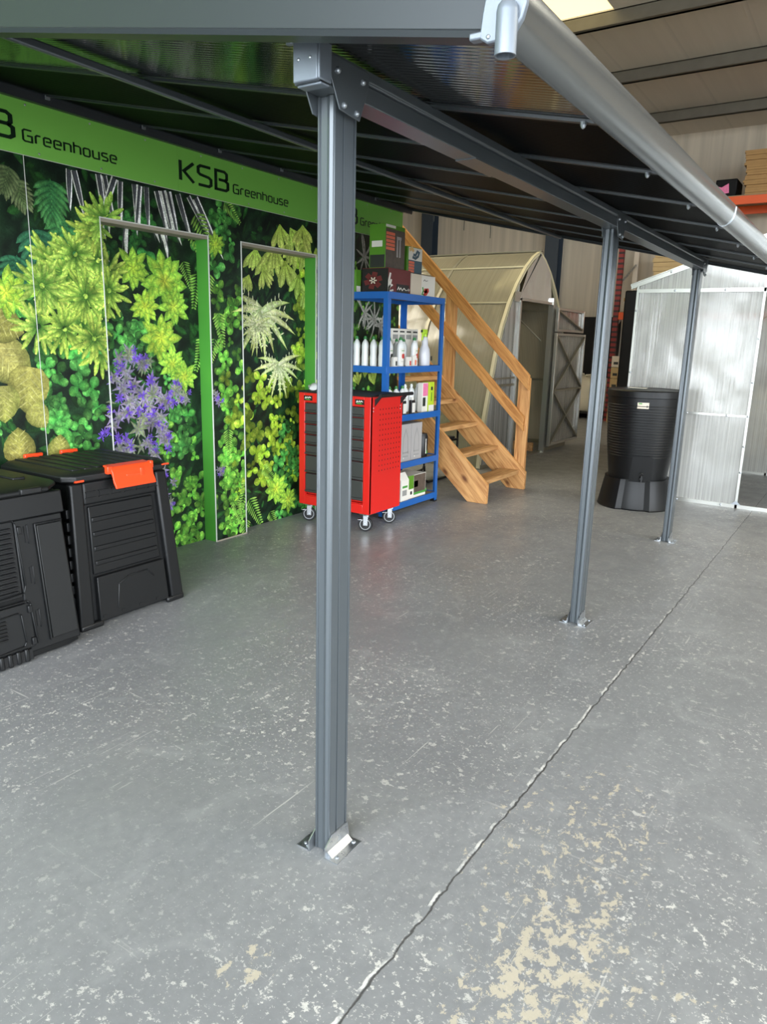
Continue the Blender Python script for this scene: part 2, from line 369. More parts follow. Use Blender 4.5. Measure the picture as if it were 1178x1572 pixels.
MURAL=[('mon', 2.65, 2.13, 0.27, 0), ('mon', 2.45, 2.05, 0.24, 1), ('mon', 2.58, 2.32, 0.22, 0), ('mon', 2.37, 2.28, 0.15, 2), ('mon', 2.35, 1.9, 0.2, 1), ('mon', 2.82, 2.15, 0.2, 1), ('mon', 2.35, 2.34, 0.15, 2), ('pit', 2.54, 1.89, 0.15), ('pit', 2.63, 1.83, 0.15), ('pit', 2.44, 1.53, 0.15), ('pit', 2.66, 1.65, 0.15), ('pit', 2.8, 1.8, 0.15), ('pit', 2.99, 1.86, 0.15), ('pit', 2.86, 1.58, 0.15), ('pit', 2.82, 2.06, 0.15), ('pit', 2.71, 1.54, 0.15), ('pit', 2.56, 1.72, 0.15), ('pit', 2.85, 1.92, 0.15), ('pit', 2.7, 1.94, 0.15), ('pit', 2.93, 1.72, 0.15), ('pit', 2.48, 1.75, 0.15), ('pit', 2.83, 1.39, 0.15), ('pit', 2.6, 1.52, 0.15), ('pit', 2.75, 1.71, 0.15), ('pit', 3.0, 1.76, 0.15), ('pit', 2.79, 1.47, 0.15), ('pit', 2.86, 2.1, 0.15), ('pit', 2.91, 2.16, 0.15), ('suc', 3.44, 1.85, 0.21), ('suc', 3.39, 1.48, 0.17), ('suc', 3.19, 1.91, 0.14), ('suc', 3.27, 1.68, 0.12), ('suc', 3.48, 1.31, 0.12), ('suc', 3.51, 1.69, 0.14), ('suc', 4.53, 0.27, 0.15), ('suc', 2.46, 1.74, 0.1), ('suc', 2.27, 1.7, 0.14), ('suc', 3.8, 2.12, 0.09), ('suc', 3.58, 1.22, 0.12), ('suc', 4.68, 0.15, 0.12), ('tan', 2.27, 1.32, 0.26, -50), ('tan', 2.25, 1.53, 0.22, -20), ('tan', 2.35, 1.18, 0.26, -100), ('tan', 2.27, 0.88, 0.2, 90), ('tan', 2.51, 0.84, 0.16, 80), ('tan', 2.2, 1.11, 0.2, -90), ('tan', 2.4, 1.03, 0.15, -60), ('tan', 2.06, 1.32, 0.25, -60), ('tan', 1.97, 1.06, 0.25, -90), ('clo', 2.44, 1.43, 2.83, 0.75, 60, 0), ('clo', 2.92, 1.62, 3.35, 1.26, 45, 0), ('clo', 3.3, 0.92, 3.71, -0.04, 80, 1), ('clo', 3.41, 1.31, 3.61, 0.66, 40, 0), ('clo', 3.79, 1.88, 4.06, 0.1, 90, 1), ('clo', 3.86, 1.21, 4.87, 0.35, 110, 2), ('clo', 2.97, 2.3, 3.38, 1.89, 26, 3), ('clo', 3.75, 2.43, 4.04, 1.95, 26, 0), ('clo', 4.79, 2.11, 5.05, 1.06, 45, 2), ('clo', 4.54, 0.82, 5.06, -0.1, 50, 0), ('clo', 3.81, 0.74, 3.99, 0.01, 40, 1), ('clo', 2.25, 1.86, 2.45, 1.6, 20, 0), ('clo', 1.56, 2.2, 2.15, 0.83, 160, 0), ('clo', 5.04, 2.24, 6.69, -0.41, 160, 1), ('lil', 3.22, 1.31, 0.1), ('lil', 3.1, 1.15, 0.12), ('lil', 3.29, 1.14, 0.12), ('lil', 2.96, 1.23, 0.1), ('lil', 3.42, 1.04, 0.12), ('lil', 3.02, 0.98, 0.12), ('lil', 3.22, 0.93, 0.13), ('lil', 3.38, 0.83, 0.12), ('lil', 2.89, 0.91, 0.1), ('lil', 3.08, 0.81, 0.12), ('lil', 3.27, 0.75, 0.1), ('lil', 3.17, 1.35, 0.1), ('lil', 3.51, 1.13, 0.1), ('lil', 2.93, 1.07, 0.1), ('lil', 3.31, 0.96, 0.12), ('lil', 3.32, 0.56, 0.09), ('lil', 3.36, 0.42, 0.08), ('lil', 3.57, 1.07, 0.08), ('lil', 3.3, 0.5, 0.08), ('lil', 3.39, 0.32, 0.07), ('lil', 3.06, 1.29, 0.1), ('lil', 3.19, 1.06, 0.12), ('lil', 3.79, 1.06, 0.06), ('lil', 3.8, 0.51, 0.05), ('str', 2.7, 2.39, 0.2, -92), ('str', 2.73, 2.39, 0.25, -85), ('str', 2.89, 2.4, 0.3, -88), ('str', 2.93, 2.4, 0.33, -80), ('str', 3.0, 2.4, 0.3, -110), ('str', 3.14, 2.39, 0.35, -88), ('str', 3.18, 2.39, 0.42, -95), ('str', 3.23, 2.39, 0.3, -86), ('str', 3.36, 2.39, 0.4, -82), ('str', 3.4, 2.39, 0.5, -80), ('str', 3.48, 2.39, 0.36, -75), ('str', 3.57, 2.39, 0.45, -62), ('str', 3.63, 2.39, 0.45, -55), ('str', 3.04, 2.39, 0.4, -93), ('str', 2.89, 2.18, 0.3, -70), ('str', 3.31, 2.38, 0.34, -84), ('fern', 3.63, 2.29, 0.3, -60), ('fern', 3.73, 1.92, 0.25, -100), ('fern', 3.81, 1.66, 0.25, -80), ('fern', 3.9, 2.41, 0.2, -40), ('fern', 4.07, 0.41, 0.25, -110), ('fern', 4.21, 0.23, 0.3, -60), ('fern', 3.93, 0.28, 0.22, -70), ('fern', 4.37, 0.47, 0.22, -40), ('fern', 3.77, 1.48, 0.25, -110), ('fern', 3.61, 1.99, 0.2, -70), ('fern', 4.17, 0.07, 0.22, -100), ('fern', 4.45, 0.08, 0.22, -60), ('fern', 3.88, 0.83, 0.2, -90), ('fern', 4.03, 0.1, 0.25, -80), ('hang', 4.33, 2.16, 0.2, -100), ('hang', 4.43, 2.12, 0.22, -80), ('hang', 4.55, 2.21, 0.25, -95), ('hang', 4.66, 2.1, 0.25, -75), ('hang', 4.79, 2.26, 0.25, -100), ('hang', 4.47, 2.34, 0.22, -80), ('hang', 4.25, 1.96, 0.15, -110), ('hang', 4.83, 2.01, 0.22, -90), ('hang', 4.91, 2.22, 0.2, -80), ('hang', 4.59, 2.33, 0.2, -60), ('hang', 4.74, 2.37, 0.22, -85), ('hang', 4.4, 2.02, 0.16, -70), ('hang', 4.94, 1.92, 0.2, -90), ('aga', 4.39, 1.7, 0.42), ('aga', 4.58, 1.29, 0.3), ('aga', 4.32, 1.59, 0.25), ('sil', 5.78, 1.69, 0.22), ('sil', 5.6, 2.22, 0.2), ('sil', 5.62, 1.74, 0.18), ('sil', 5.89, 1.64, 0.15), ('hang', 5.64, 1.16, 0.2, 80), ('hang', 5.8, 1.09, 0.2, 110), ('hang', 5.97, 1.12, 0.18, 70), ('hang', 5.54, 1.1, 0.15, 100)]
# ------------------------------------------------------------------ setting
YM = 3.92            # face of the printed wall
def struct(name, mb, m, parent=None, **k): return tag(mb.build(name, m, parent, **k), kind='structure' if parent is None else None)
struct('floor', MB().box(-3.6, 17.2, -10, 13, -.12, 0), M['floor'])
struct('ground', MB().box(-22, -3.6, -22, 22, -.14, -.01).box(-3.6, 22, -22, -10, -.14, -.01), M['asphalt'])
WX, CZ = 17.0, 5.78
struct('wall_back', MB().box(WX, WX+.1, -10, 13, 0, CZ+.4), M['wall_clad'])
struct('wall_left', MB().box(-3.6, WX, 13, 13.1, 0, CZ+.4), M['wall_side'])
struct('wall_right', MB().box(6.0, WX, -10.1, -10, 0, CZ+.4).box(-3.6, -3.0, -10.1, -10, 0, CZ+.4).box(-3.0, 6.0, -10.1, -10, 4.8, CZ+.4), M['wall_side'])
struct('wall_front', MB().box(-3.7, -3.6, -10, -8.6, 0, CZ+.4).box(-3.7, -3.6, 3.8, 13, 0, CZ+.4).box(-3.7, -3.6, -8.6, 3.8, 5.0, CZ+.4), M['wall_clad'])
# roof lining left open for the rooflight and two unseen ones added for light
cl = MB()
XS = (4.0, 10.62); SKY = ((3.5, 5.6), (-6.0, -4.0), (7.6, 9.4))
cl.box(-3.6, XS[0], -10, 13, CZ, CZ+.1).box(XS[1], WX, -10, 13, CZ, CZ+.1)
ys = [-10, SKY[1][0], SKY[1][1], SKY[0][0], SKY[0][1], SKY[2][0], SKY[2][1], 13]
for a, b in ((0,1),(2,3),(4,5),(6,7)): cl.box(XS[0], XS[1], ys[a], ys[b], CZ, CZ+.1)
struct('ceiling', cl, M['ceiling'])
for i, (a, b) in enumerate(SKY):
    w = MB().box(XS[0], XS[1], a, b, CZ+.03, CZ+.06); tag(w.build('window_%d' % (i+1), M['skylight_added' if i else 'skylight']), kind='structure')  # first is the visible rooflight; the others are unseen, added to brighten the hall
tr = MB()
for i, x in enumerate((-.6, 1.6, 3.8, 6.0, 8.3, 10.62, 12.85, 15.3)):
    p = MB().box(x-.03, x+.03, -10, 13, CZ-.19, CZ).box(x-.09, x+.03, -10, 13, CZ-.19, CZ-.175).box(x-.03, x+.09, -10, 13, CZ-.012, CZ)
    struct('trim_%d' % (i+1), p, M['purlin'])
for i, y in enumerate((9.8, 6.5, 12.6, -1.0, -5)):
    c = MB().box(WX-.3, WX-.285, y-.16, y+.16, 0, CZ).box(WX-.015, WX, y-.16, y+.16, 0, CZ).box(WX-.285, WX-.015, y-.01, y+.01, 0, CZ)
    struct('trim_%d' % (i+9), c, M['column'])
# ------------------------------------------------------------------ printed partition wall with two recessed doors
D1 = (2.88, 3.73, 2.165); D2 = (4.05, 4.91, 2.165); REC = .115; XE = 6.2; X0 = -2.5; TOPW = 2.42
def mural_layers():
    V = []; F = []; C = []
    cell = .015; H = {}
    def put(poly, cols):
        us = [p[0] for p in poly]; vs = [p[1] for p in poly]
        u0, u1, v0, v1 = int(min(us)/cell), int(max(us)/cell), int(min(vs)/cell), int(max(vs)/cell)
        ks = [(i, j) for i in range(u0, u1+1) for j in range(v0, v1+1)]
        h = max(H.get(k, 0) for k in ks)+1
        for k in ks: H[k] = h
        return h*1.6e-5
    def jit(c, s=.12): 
        k = 1+random.uniform(-s, s); return tuple(min(255, max(0, x*k*(1+random.uniform(-.04, .04)))) for x in c)
    def leaf(u, v, a, L, w, c0, c1, c2, prof=(0,.62,.95,1,.72,0), curve=0.):
        """leaf from (u,v) at angle a deg; c0 midrib at base, c1 midrib at tip, c2 rim"""
        n = len(prof); pts = []; cols = []
        for i, p in enumerate(prof):
            t = i/(n-1); an = R(a+curve*t); 
            mx, my = u+L*t*math.cos(R(a)+R(curve)*t*.5), v+L*t*math.sin(R(a)+R(curve)*t*.5)
            px, py = -math.sin(an)*w/2*p, math.cos(an)*w/2*p
            cm = tuple(c0[k]*(1-t)+c1[k]*t for k in range(3))
            pts += [(mx, my), (mx+px, my+py), (mx-px, my-py)]
            cols += [cm, tuple(.45*cm[k]+.55*c2[k]*1.1 for k in range(3)), tuple(.3*cm[k]+.7*c2[k]*.85 for k in range(3))]
        d = put(pts, None); b = len(V)
        V.extend((x, y, d) for x, y in pts); C.extend(cols)
        for i in range(n-1):
            q = b+3*i
            F.append((q, q+1, q+4, q+3)); F.append((q, q+3, q+5, q+2))
    # ground of deep shade green
    gx = int((XE-X0)/.05); gz = int(TOPW/.05); b = len(V)
    for j in range(gz+1):
        for i in range(gx+1):
            k = random.random()**2
            V.append((X0+(XE-X0)*i/gx, TOPW*j/gz, 0)); C.append((10+22*k, 20+44*k, 14+22*k))
    for j in range(gz):
        for i in range(gx):
            q = b+j*(gx+1)+i; F.append((q, q+1, q+gx+2, q+gx+1))
    # filler of dim leaves over the whole ground
    for i in range(1500):
        u = random.uniform(.6, XE-.06); v = random.uniform(.03, TOPW-.05); k = random.uniform(.45, 1)
        c = (38*k, 84*k, 36*k); leaf(u, v, random.uniform(0, 360), random.uniform(.06, .15), random.uniform(.02, .055), c, tuple(x*1.3 for x in c), tuple(x*.6 for x in c))
    def clo(u0, v0, u1, v1, n, t):
        pal = [((58,132,56),(120,196,92),(30,84,36)), ((84,156,52),(158,214,84),(44,104,34)), ((140,178,44),(198,222,84),(82,126,30)), ((40,104,48),(74,140,60),(20,60,32))][t]
        for i in range(int(n*.8)):
            u = random.uniform(min(u0, u1), max(u0, u1)); v = random.uniform(min(v0, v1), max(v0, v1)); a0 = random.uniform(0, 360)
            s = random.uniform(.035, .08)*(1.1 if t == 2 else 1); kk = random.uniform(.55, 1.12); cc = [tuple(x*kk for x in jit(c, .15)) for c in pal]
            for j in range(random.choice((2,3,3,4))):
                leaf(u, v, a0+j*115+random.uniform(-20, 20), s, s*.82, cc[0], cc[1], cc[2], (0.1,.6,.95,1,.85,.3))
    def mon(u, v, r, t):
        pal = [((52,104,62),(84,146,76),(22,58,38)), ((40,92,64),(66,124,84),(18,52,40)), ((74,92,56),(140,152,106),(36,50,32))][t]
        a0 = random.uniform(-120, -60); cc = [jit(c) for c in pal]
        leaf(u, v, a0, r*1.05, r*.3, cc[0], cc[1], cc[2])
        for k in range(7):
            for s in (-1, 1):
                t_ = .08+.12*k; m = (u+r*t_*math.cos(R(a0)), v+r*t_*math.sin(R(a0)))
                leaf(m[0], m[1], a0+s*(78-7*k), r*(.62-.05*abs(k-2)), r*.15, cc[0], cc[1], cc[2], (.5,.8,1,1,.8,.1), -s*25)
    def pit(u, v, r):
        c0, c1, c2 = jit((44,78,30)), jit((214,230,104), .08), jit((80,128,40))
        for ring, n in ((1, 13), (.72, 10), (.45, 7)):
            for j in range(n):
                a = 360*j/n+random.uniform(-14, 14); q = r*ring*random.uniform(.85, 1.1)
                leaf(u+.1*r*math.cos(R(a)), v+.1*r*math.sin(R(a)), a, q, r*.19, c0, c1, c2, (.3,.5,.75,1,.95,.35))
    def suc(u, v, r):
        c0, c1, c2 = jit((200,214,70), .06), jit((160,204,74), .1), jit((70,138,48))
        for ring, n, o in ((1, 8, 0), (.8, 7, 24), (.5, 6, 10)):
            for j in range(n):
                a = 360*j/n+o+random.uniform(-9, 9)
                leaf(u, v, a, r*ring*random.uniform(.9, 1.08), r*.4*(.7+.3*ring), c0, c1, c2, (.25,.55,.9,1,.72,.05), random.uniform(-10, 10))
    def tan(u, v, r, a):
        c0, c1, c2 = jit((158,154,84), .08), jit((138,134,66)), jit((84,88,40))
        leaf(u-.5*r*math.cos(R(a)), v-.5*r*math.sin(R(a)), a, r, r*.95, c0, c1, c2, (.55,.95,1,.9,.6,.02))
        for k in range(5):
            for s in (-1, 1):
                t_ = -.45+.17*k; leaf(u+r*t_*math.cos(R(a)), v+r*t_*math.sin(R(a)), a+s*48, r*(.46-.045*k), r*.035, (176,172,108), (160,154,90), (120,118,62))
    def lil(u, v, r):
        for j in range(5):
            u1, v1 = u+random.gauss(0, r*.35), v+random.gauss(0, r*.35); a0 = random.uniform(0, 360); k = random.random()
            c1 = (172,152,196) if k < .5 else ((150,174,96) if k < .8 else (132,104,186))
            for j2 in range(6): leaf(u1, v1, a0+60*j2+random.uniform(-14, 14), r*random.uniform(.45, .72), r*.2, jit((112,124,84)), jit(c1, .14), jit((96,78,132)), (.3,.9,1,.6,.3,0))
        for j in range(3):
            u1, v1 = u+random.gauss(0, r*.4), v+random.gauss(0, r*.4)
            for j2 in range(12): leaf(u1, v1, random.uniform(0, 360), r*random.uniform(.2, .4), r*.07, jit((76,50,146)), jit((138,104,200)), jit((84,60,160)))
    def strap(u, v, r, a):
        r *= random.uniform(.7, 1.15); a += random.uniform(-9, 9); leaf(u, v, a, r, random.uniform(.03, .058), (222,226,214), (216,220,206), (214,218,206), (1,1,.95,.8,.5,0), random.uniform(-12, 12)); cu = 0
        leaf(u, v, a, r*.96, random.uniform(.018, .036), (64,66,70), (96,98,98), (44,50,50), (1,1,.9,.7,.4,0), 0)
    def fern(u, v, r, a):
        for k in range(12):
            t_ = k/12; x, y = u+r*t_*math.cos(R(a)), v+r*t_*math.sin(R(a))
            for s in (-1, 1): leaf(x, y, a+s*62, r*.3*(1-t_*.75), r*.055, jit((92,140,50)), jit((176,208,104)), jit((60,108,40)))
    def hang(u, v, r, a):
        c0, c1, c2 = jit((150,176,70)), jit((206,222,122), .08), jit((116,146,52))
        for k in range(5): leaf(u, v, a+(k-2)*17+random.uniform(-7, 7), r*random.uniform(.7, 1.05), r*.26, c0, c1, c2, (.12,.35,.7,1,.95,.2), random.uniform(-18, 18))
    def aga(u, v, r):
        for k in range(11):
            a = -90+(k-5)*24+random.uniform(-6, 6); q = r*random.uniform(.7, 1.1)
            leaf(u, v, a, q, r*.15, jit((224,228,186), .05), jit((206,216,130), .06), jit((120,146,66)), (.8,1,.9,.7,.4,0), (5-k)*6)
            for t_ in (.2,.35,.5,.65):
                for s in (-1, 1): leaf(u+q*t_*math.cos(R(a)), v+q*t_*math.sin(R(a)), a+s*58, r*.11, r*.03, (214,220,170), (230,234,200), (160,176,110))
    def sil(u, v, r):
        for k in range(9): leaf(u, v, 360*k/9+random.uniform(-15, 15), r*random.uniform(.6, 1.1), .026, (150,150,142), (176,176,166), (110,112,106), (.8,1,.9,.8,.6,.2), random.uniform(-50, 50))
    fn = dict(mon=mon, pit=pit, suc=suc, tan=tan, lil=lil, fern=fern, hang=hang, aga=aga, sil=sil, clo=clo); fn['str'] = strap
    order = dict(clo=0, mon=1, str=2, fern=3, sil=3, tan=4, hang=5, suc=6, pit=7, aga=7, lil=8)
    for m in sorted(MURAL, key=lambda m: order[m[0]]): fn[m[0]](*m[1:])
    return V, F, C
def build_mural():
    V, F, C = mural_layers()
    me = bpy.data.meshes.new('mural'); me.from_pydata([(u, YM-d, v) for u, v, d in V], [], F)
    at = me.color_attributes.new('Col', 'FLOAT_COLOR', 'POINT')
    for i, c in enumerate(C): at.data[i].color = (*lin(tuple(min(250, x*1.14) for x in c)), 1)
    bm = bmesh.new(); bm.from_mesh(me)
    def cut(co, no, lo=False):
        r = bmesh.ops.bisect_plane(bm, geom=bm.verts[:]+bm.edges[:]+bm.faces[:], dist=1e-6, plane_co=co, plane_no=no, clear_outer=lo)
    cut((0,0,0), (0,0,-1), True); cut((XE,0,0), (1,0,0), True); cut((0,0,TOPW), (0,0,1), True); cut((X0,0,0), (-1,0,0), True)
    for x in (D1[0], D1[1], D2[0], D2[1]): cut((x,0,0), (1,0,0))
    cut((0,0,D1[2]), (0,0,1))
    out = []
    for nm, test in (('wall_partition_print', lambda x, z: not any(d[0] < x < d[1] and z < d[2] for d in (D1, D2))), ('door_1', lambda x, z: D1[0] < x < D1[1] and z < D1[2]), ('door_2', lambda x, z: D2[0] < x < D2[1] and z < D2[2])):
        b2 = bm.copy()
        bmesh.ops.delete(b2, geom=[f for f in b2.faces if not test(f.calc_center_median().x, f.calc_center_median().z)], context='FACES')
        dy = 0 if nm.startswith('wall') else REC
        for v in b2.verts: v.co.y += dy
        m2 = bpy.data.meshes.new(nm); b2.to_mesh(m2); b2.free(); m2.materials.append(M['mural'])
        o = bpy.data.objects.new(nm, m2); COL.objects.link(o); ORG[o.name] = Vector((0,0,0)); out.append(o)
    bm.free(); bpy.data.meshes.remove(me)
    return out
wp, d1, d2 = build_mural()
tag(d1, kind='structure'); tag(d2, kind='structure')
W = MB(); yb = YM+REC+.05
z2 = 2.72
e = .0006
for a, b in ((X0, D1[0]), (D1[1], D2[0]), (D2[1], XE)): W.box(a, b, YM+e, yb, 0, D1[2])
W.box(X0, XE, YM+e, yb, D1[2], z2)
for d in (D1, D2): W.box(d[0], d[1], YM+REC+e, yb, 0, D1[2])
W.box(XE-.1, XE, yb, 8.0, 0, z2)
pw = struct('wall_partition', W, M['green_edge'])
wp.parent = pw; wp.name = 'foliage_print'
# pale cut edges of the print around the doors, and the head strips
T = MB()
for d in (D1, D2):
    T.box(d[0]-.004, d[0]+.002, YM-.006, YM+.001, 0, d[2]+.004).box(d[1]-.002, d[1]+.004, YM-.006, YM+.001, 0, d[2]+.004).box(d[0], d[1], YM-.006, YM+.001, d[2]-.003, d[2]+.003)
for x in (1.9, 2.43): T.box(x-.0012, x+.0012, YM-.0065, YM-.004, 0, TOPW)
T.box(X0, XE, YM-.0075, YM-.003, TOPW-.012, TOPW-.007)
struct('trim_20', T, M['white_edge'])
T = MB()
for d in (D1, D2): T.box(d[0], d[1], YM+.002, YM+REC-.001, d[2]-.022, d[2]-.001)
struct('trim_21', T, M['board_grey'])
T = MB().box(X0, D1[0], YM-.016, YM-.001, 0, .012)
for a, b in ((D1[1], D2[0]), (D2[1], XE)): T.box(a, b, YM-.009, YM-.0055, 0, .01)
struct('baseboard_left', T, M['board_grey'])
struct('wall_upper', MB().box(X0, 5.9, YM+.12, YM+.2, z2, 5.0), M['facade_green'])
T = MB()
for k in range(12): T.box(.9+.68*k-.004, .9+.68*k+.004, YM+.116, YM+.121, z2, 5.0)
struct('trim_22', T, M['label_dark'])
struct('floor_upper', MB().box(X0, XE, YM+.02, 8.0, z2, z2+.05), M['chipboard'])
# green sign boards with lettering
GL = {'K': (.70, [[(0,0),(0,1)], [(.66,1),(.17,.5),(.66,0)]]),
 'S': (.72, [[(.64,1),(.12,1),(0,.9),(0,.62),(.1,.54),(.54,.47),(.66,.38),(.66,.1),(.54,0),(0,0)]]),
 'B': (.72, [[(0,0),(0,1),(.48,1),(.6,.9),(.6,.62),(.5,.53),(.16,.53)], [(.5,.53),(.66,.42),(.66,.1),(.54,0),(-.08,0)]]),
 'G': (.74, [[(.66,1),(.12,1),(0,.88),(0,.12),(.12,0),(.66,0),(.66,.5),(.3,.5)]]),
 'r': (.42, [[(0,0),(0,.6),(.1,.72),(.38,.72)]]),
 'e': (.6, [[(.52,0),(.1,0),(0,.1),(0,.62),(.1,.72),(.44,.72),(.54,.62),(.54,.38),(.16,.38)]]),
 'n': (.6, [[(0,0),(0,.72),(.42,.72),(.54,.62),(.54,0)]]),
 'h': (.6, [[(0,0),(0,1.02)], [(0,.72),(.42,.72),(.54,.62),(.54,0)]]),
 'o': (.6, [[(.1,0),(.44,0),(.54,.1),(.54,.62),(.44,.72),(.1,.72),(0,.62),(0,.1),(.1,0)]]),
 'u': (.6, [[(0,.72),(0,.1),(.1,0),(.54,0),(.54,.72)]]),
 's': (.56, [[(.5,.72),(.1,.72),(0,.64),(0,.45),(.08,.39),(.42,.33),(.5,.26),(.5,.08),(.42,0),(0,0)]])}
def write(mb, text, x0, z0, x1, h, y, wk):
    adv = [GL[c][0]+.2 for c in text]; tot = sum(adv)-.2-.05; k = (x1-x0)/tot; x = x0
    for c, a in zip(text, adv):
        for st in GL[c][1]: mb.stroke(lambda u, v, d: (x+u*k, y-d, z0+v*h), st, wk, 0, .0015)
        x += a*k
BND = [(X0, 1.87, 'green sign board at the left end of the foliage wall'), (1.872, 3.475, 'green sign board above the left door, its first word cut by the picture edge'), (3.477, 5.02, 'green sign board with full black lettering above the right door of the foliage wall'), (5.022, XE, 'green sign board at the far wall end, partly behind the blue shelf goods')]
for i, (a, b, lab) in enumerate(BND):
    s = MB().box(a, b, YM-.014, YM-.002, TOPW-.01, 2.678).build('sign_board', M['green_board'])
    if i == 0: s.name = 'trim_23'; tag(s, kind='structure'); continue
    tag(s, lab, 'sign', 'green sign boards along the foliage wall')
    o = 1.54*(i-2)
    t = MB(); write(t, 'KSB', 3.497+o, 2.478, 3.92+o, .118, YM-.0142, .15); t.build('main_lettering', M['sign_black'], s)
    t = MB(); write(t, 'Greenhouse', 3.972+o, 2.478, 4.55+o, .056, YM-.0142, .145); t.build('small_lettering', M['sign_black'], s)
    for k in range(4):
        for z in (2.43, 2.655):
            x = a+.2+k*.385+(.06 if z < 2.5 else 0)
            if x < b-.03: MB().dome((x, YM-.014, z), (0,-1,0), .006, .004).build('screw', M['galv'], s)
# ------------------------------------------------------------------ the canopy
ZR0, SL = 2.04, .212; YG = .65; XA, XB = 1.31, 6.285
def zr(y): return ZR0+SL*(y-YG)          # underside of the roof sheets
cano = thing('patio_canopy', (1.55, 1.17, 0), 'dark grey lean-to canopy with smoked roof sheets on three posts', 'canopy')
NP = 8; DX = (XB-XA)/NP
for k in range(NP):
    a, b = XA+DX*k+.006, XA+DX*(k+1)-.006
    m = MB().loft([[(x, y, zr(y)+dz) for x, dz in ((a,0),(b,0),(b,.014),(a,.014))] for y in (YG-.02, 3.86)]); m.build('roof_panel', M['roof_panel' if k else 'roof_panel_gloss'], cano)
for k in range(1, NP):
    x = XA+DX*k
    m = MB().loft([[(x+u, y, zr(y)+w) for u, w in ((-.03,-.001),(-.011,-.001),(-.010,-.009),(.010,-.009),(.011,-.001),(.03,-.001),(.03,.026),(-.03,.026))] for y in (YG-.01, 3.87)])
    ra = m.build('rafter', M['trim_grey'], cano)
    MB().dome((x-.02, YG+.035, zr(YG+.035)-.009), (0,0,-1), .008, .017).build('bolt', M['bolt'], ra)
    MB().box(x-.012, x+.012, 3.845, 3.855, 2.695, 2.715).build('clip', M['bolt'], ra)
for nm, x0, x1 in (('side_trim', XA-.03, XA+.012), ('side_trim', XB-.012, XB+.03)):
    m = MB().loft([[(x, y, (2.018+.187*(y-YG) if x1 < 3 else zr(y)-.02)+dz+(.047 if y > 3 and dz > .05 and x1 < 3 else 0)) for x, dz in ((x0,0),(x1,0),(x1,.008),(x1-.006,.012),(x1-.006,.078),(x0,.078),(x0,.014),(x0-.004,.010))] for y in (YG-.02, 2.3, 3.9)])
    m.build(nm, M['trim_grey'], cano)
# wall profile and the intermediate purlin tube
m = MB().prism([(3.80, 2.745), (3.80, 2.725), (3.86, 2.715), (3.87, 2.672), (YM-.018, 2.672), (YM-.018, 2.80), (3.86, 2.80)], 'X', XA-.02, XB+.02); m.build('wall_profile', M['anthracite_dark'], cano)
MB().prism([(2.31, zr(2.31)-.038), (2.338, zr(2.338)-.04), (2.346, zr(2.346)-.03), (2.346, zr(2.346)-.01), (2.31, zr(2.31)-.01)], 'X', XA+.014, XB-.14).build('roof_strut', M['anthracite'], cano, bevel=.006)
# front beam
CX = 1.402; YB0, YB1, ZB0, ZB1 = 1.125, 1.195, 2.06, 2.135
pr = [(YB0, ZB0), (YB1, ZB0), (YB1, ZB1), (YB0, ZB1), (YB0, 2.112), (YB0+.005, 2.109), (YB0+.005, 2.103), (YB0, 2.10)]
MB().prism(pr, 'X', CX+.015, 5.985).build('beam', M['anthracite'], cano, bevel=.002)

c = MB().box(CX, CX+.014, YB0-.008, YB1-.008, ZB0-.0, ZB1+.016).box(CX, CX+.046, YB0-.014, YB0-.008, ZB0-.0, ZB1+.012).box(CX+.014, CX+.046, YB0-.008, YB1-.008, ZB0-.006, ZB0-.0).box(CX, CX+.014, YB1-.008, YB1+.014, ZB1+.006, ZB1+.016)
cap = c.build('beam_end_cap', M['silver_cast'], cano, bevel=.003)
for y in (YB0+.012, YB0+.045): MB().dome((CX, y, ZB1-.03), (-1,0,0), .004, .003).build('screw', M['bolt'], cap)
MB().box(5.985, 5.997, YB0-.004, YB1+.004, ZB0-.01, ZB1).build('beam_end_cap', M['silver_cast'], cano, bevel=.003)
m = MB().box(2.2, 2.45, YB0-.001, YB1+.001, ZB0-.003, ZB0); m.build('splice_plate', M['anthracite'], cano)
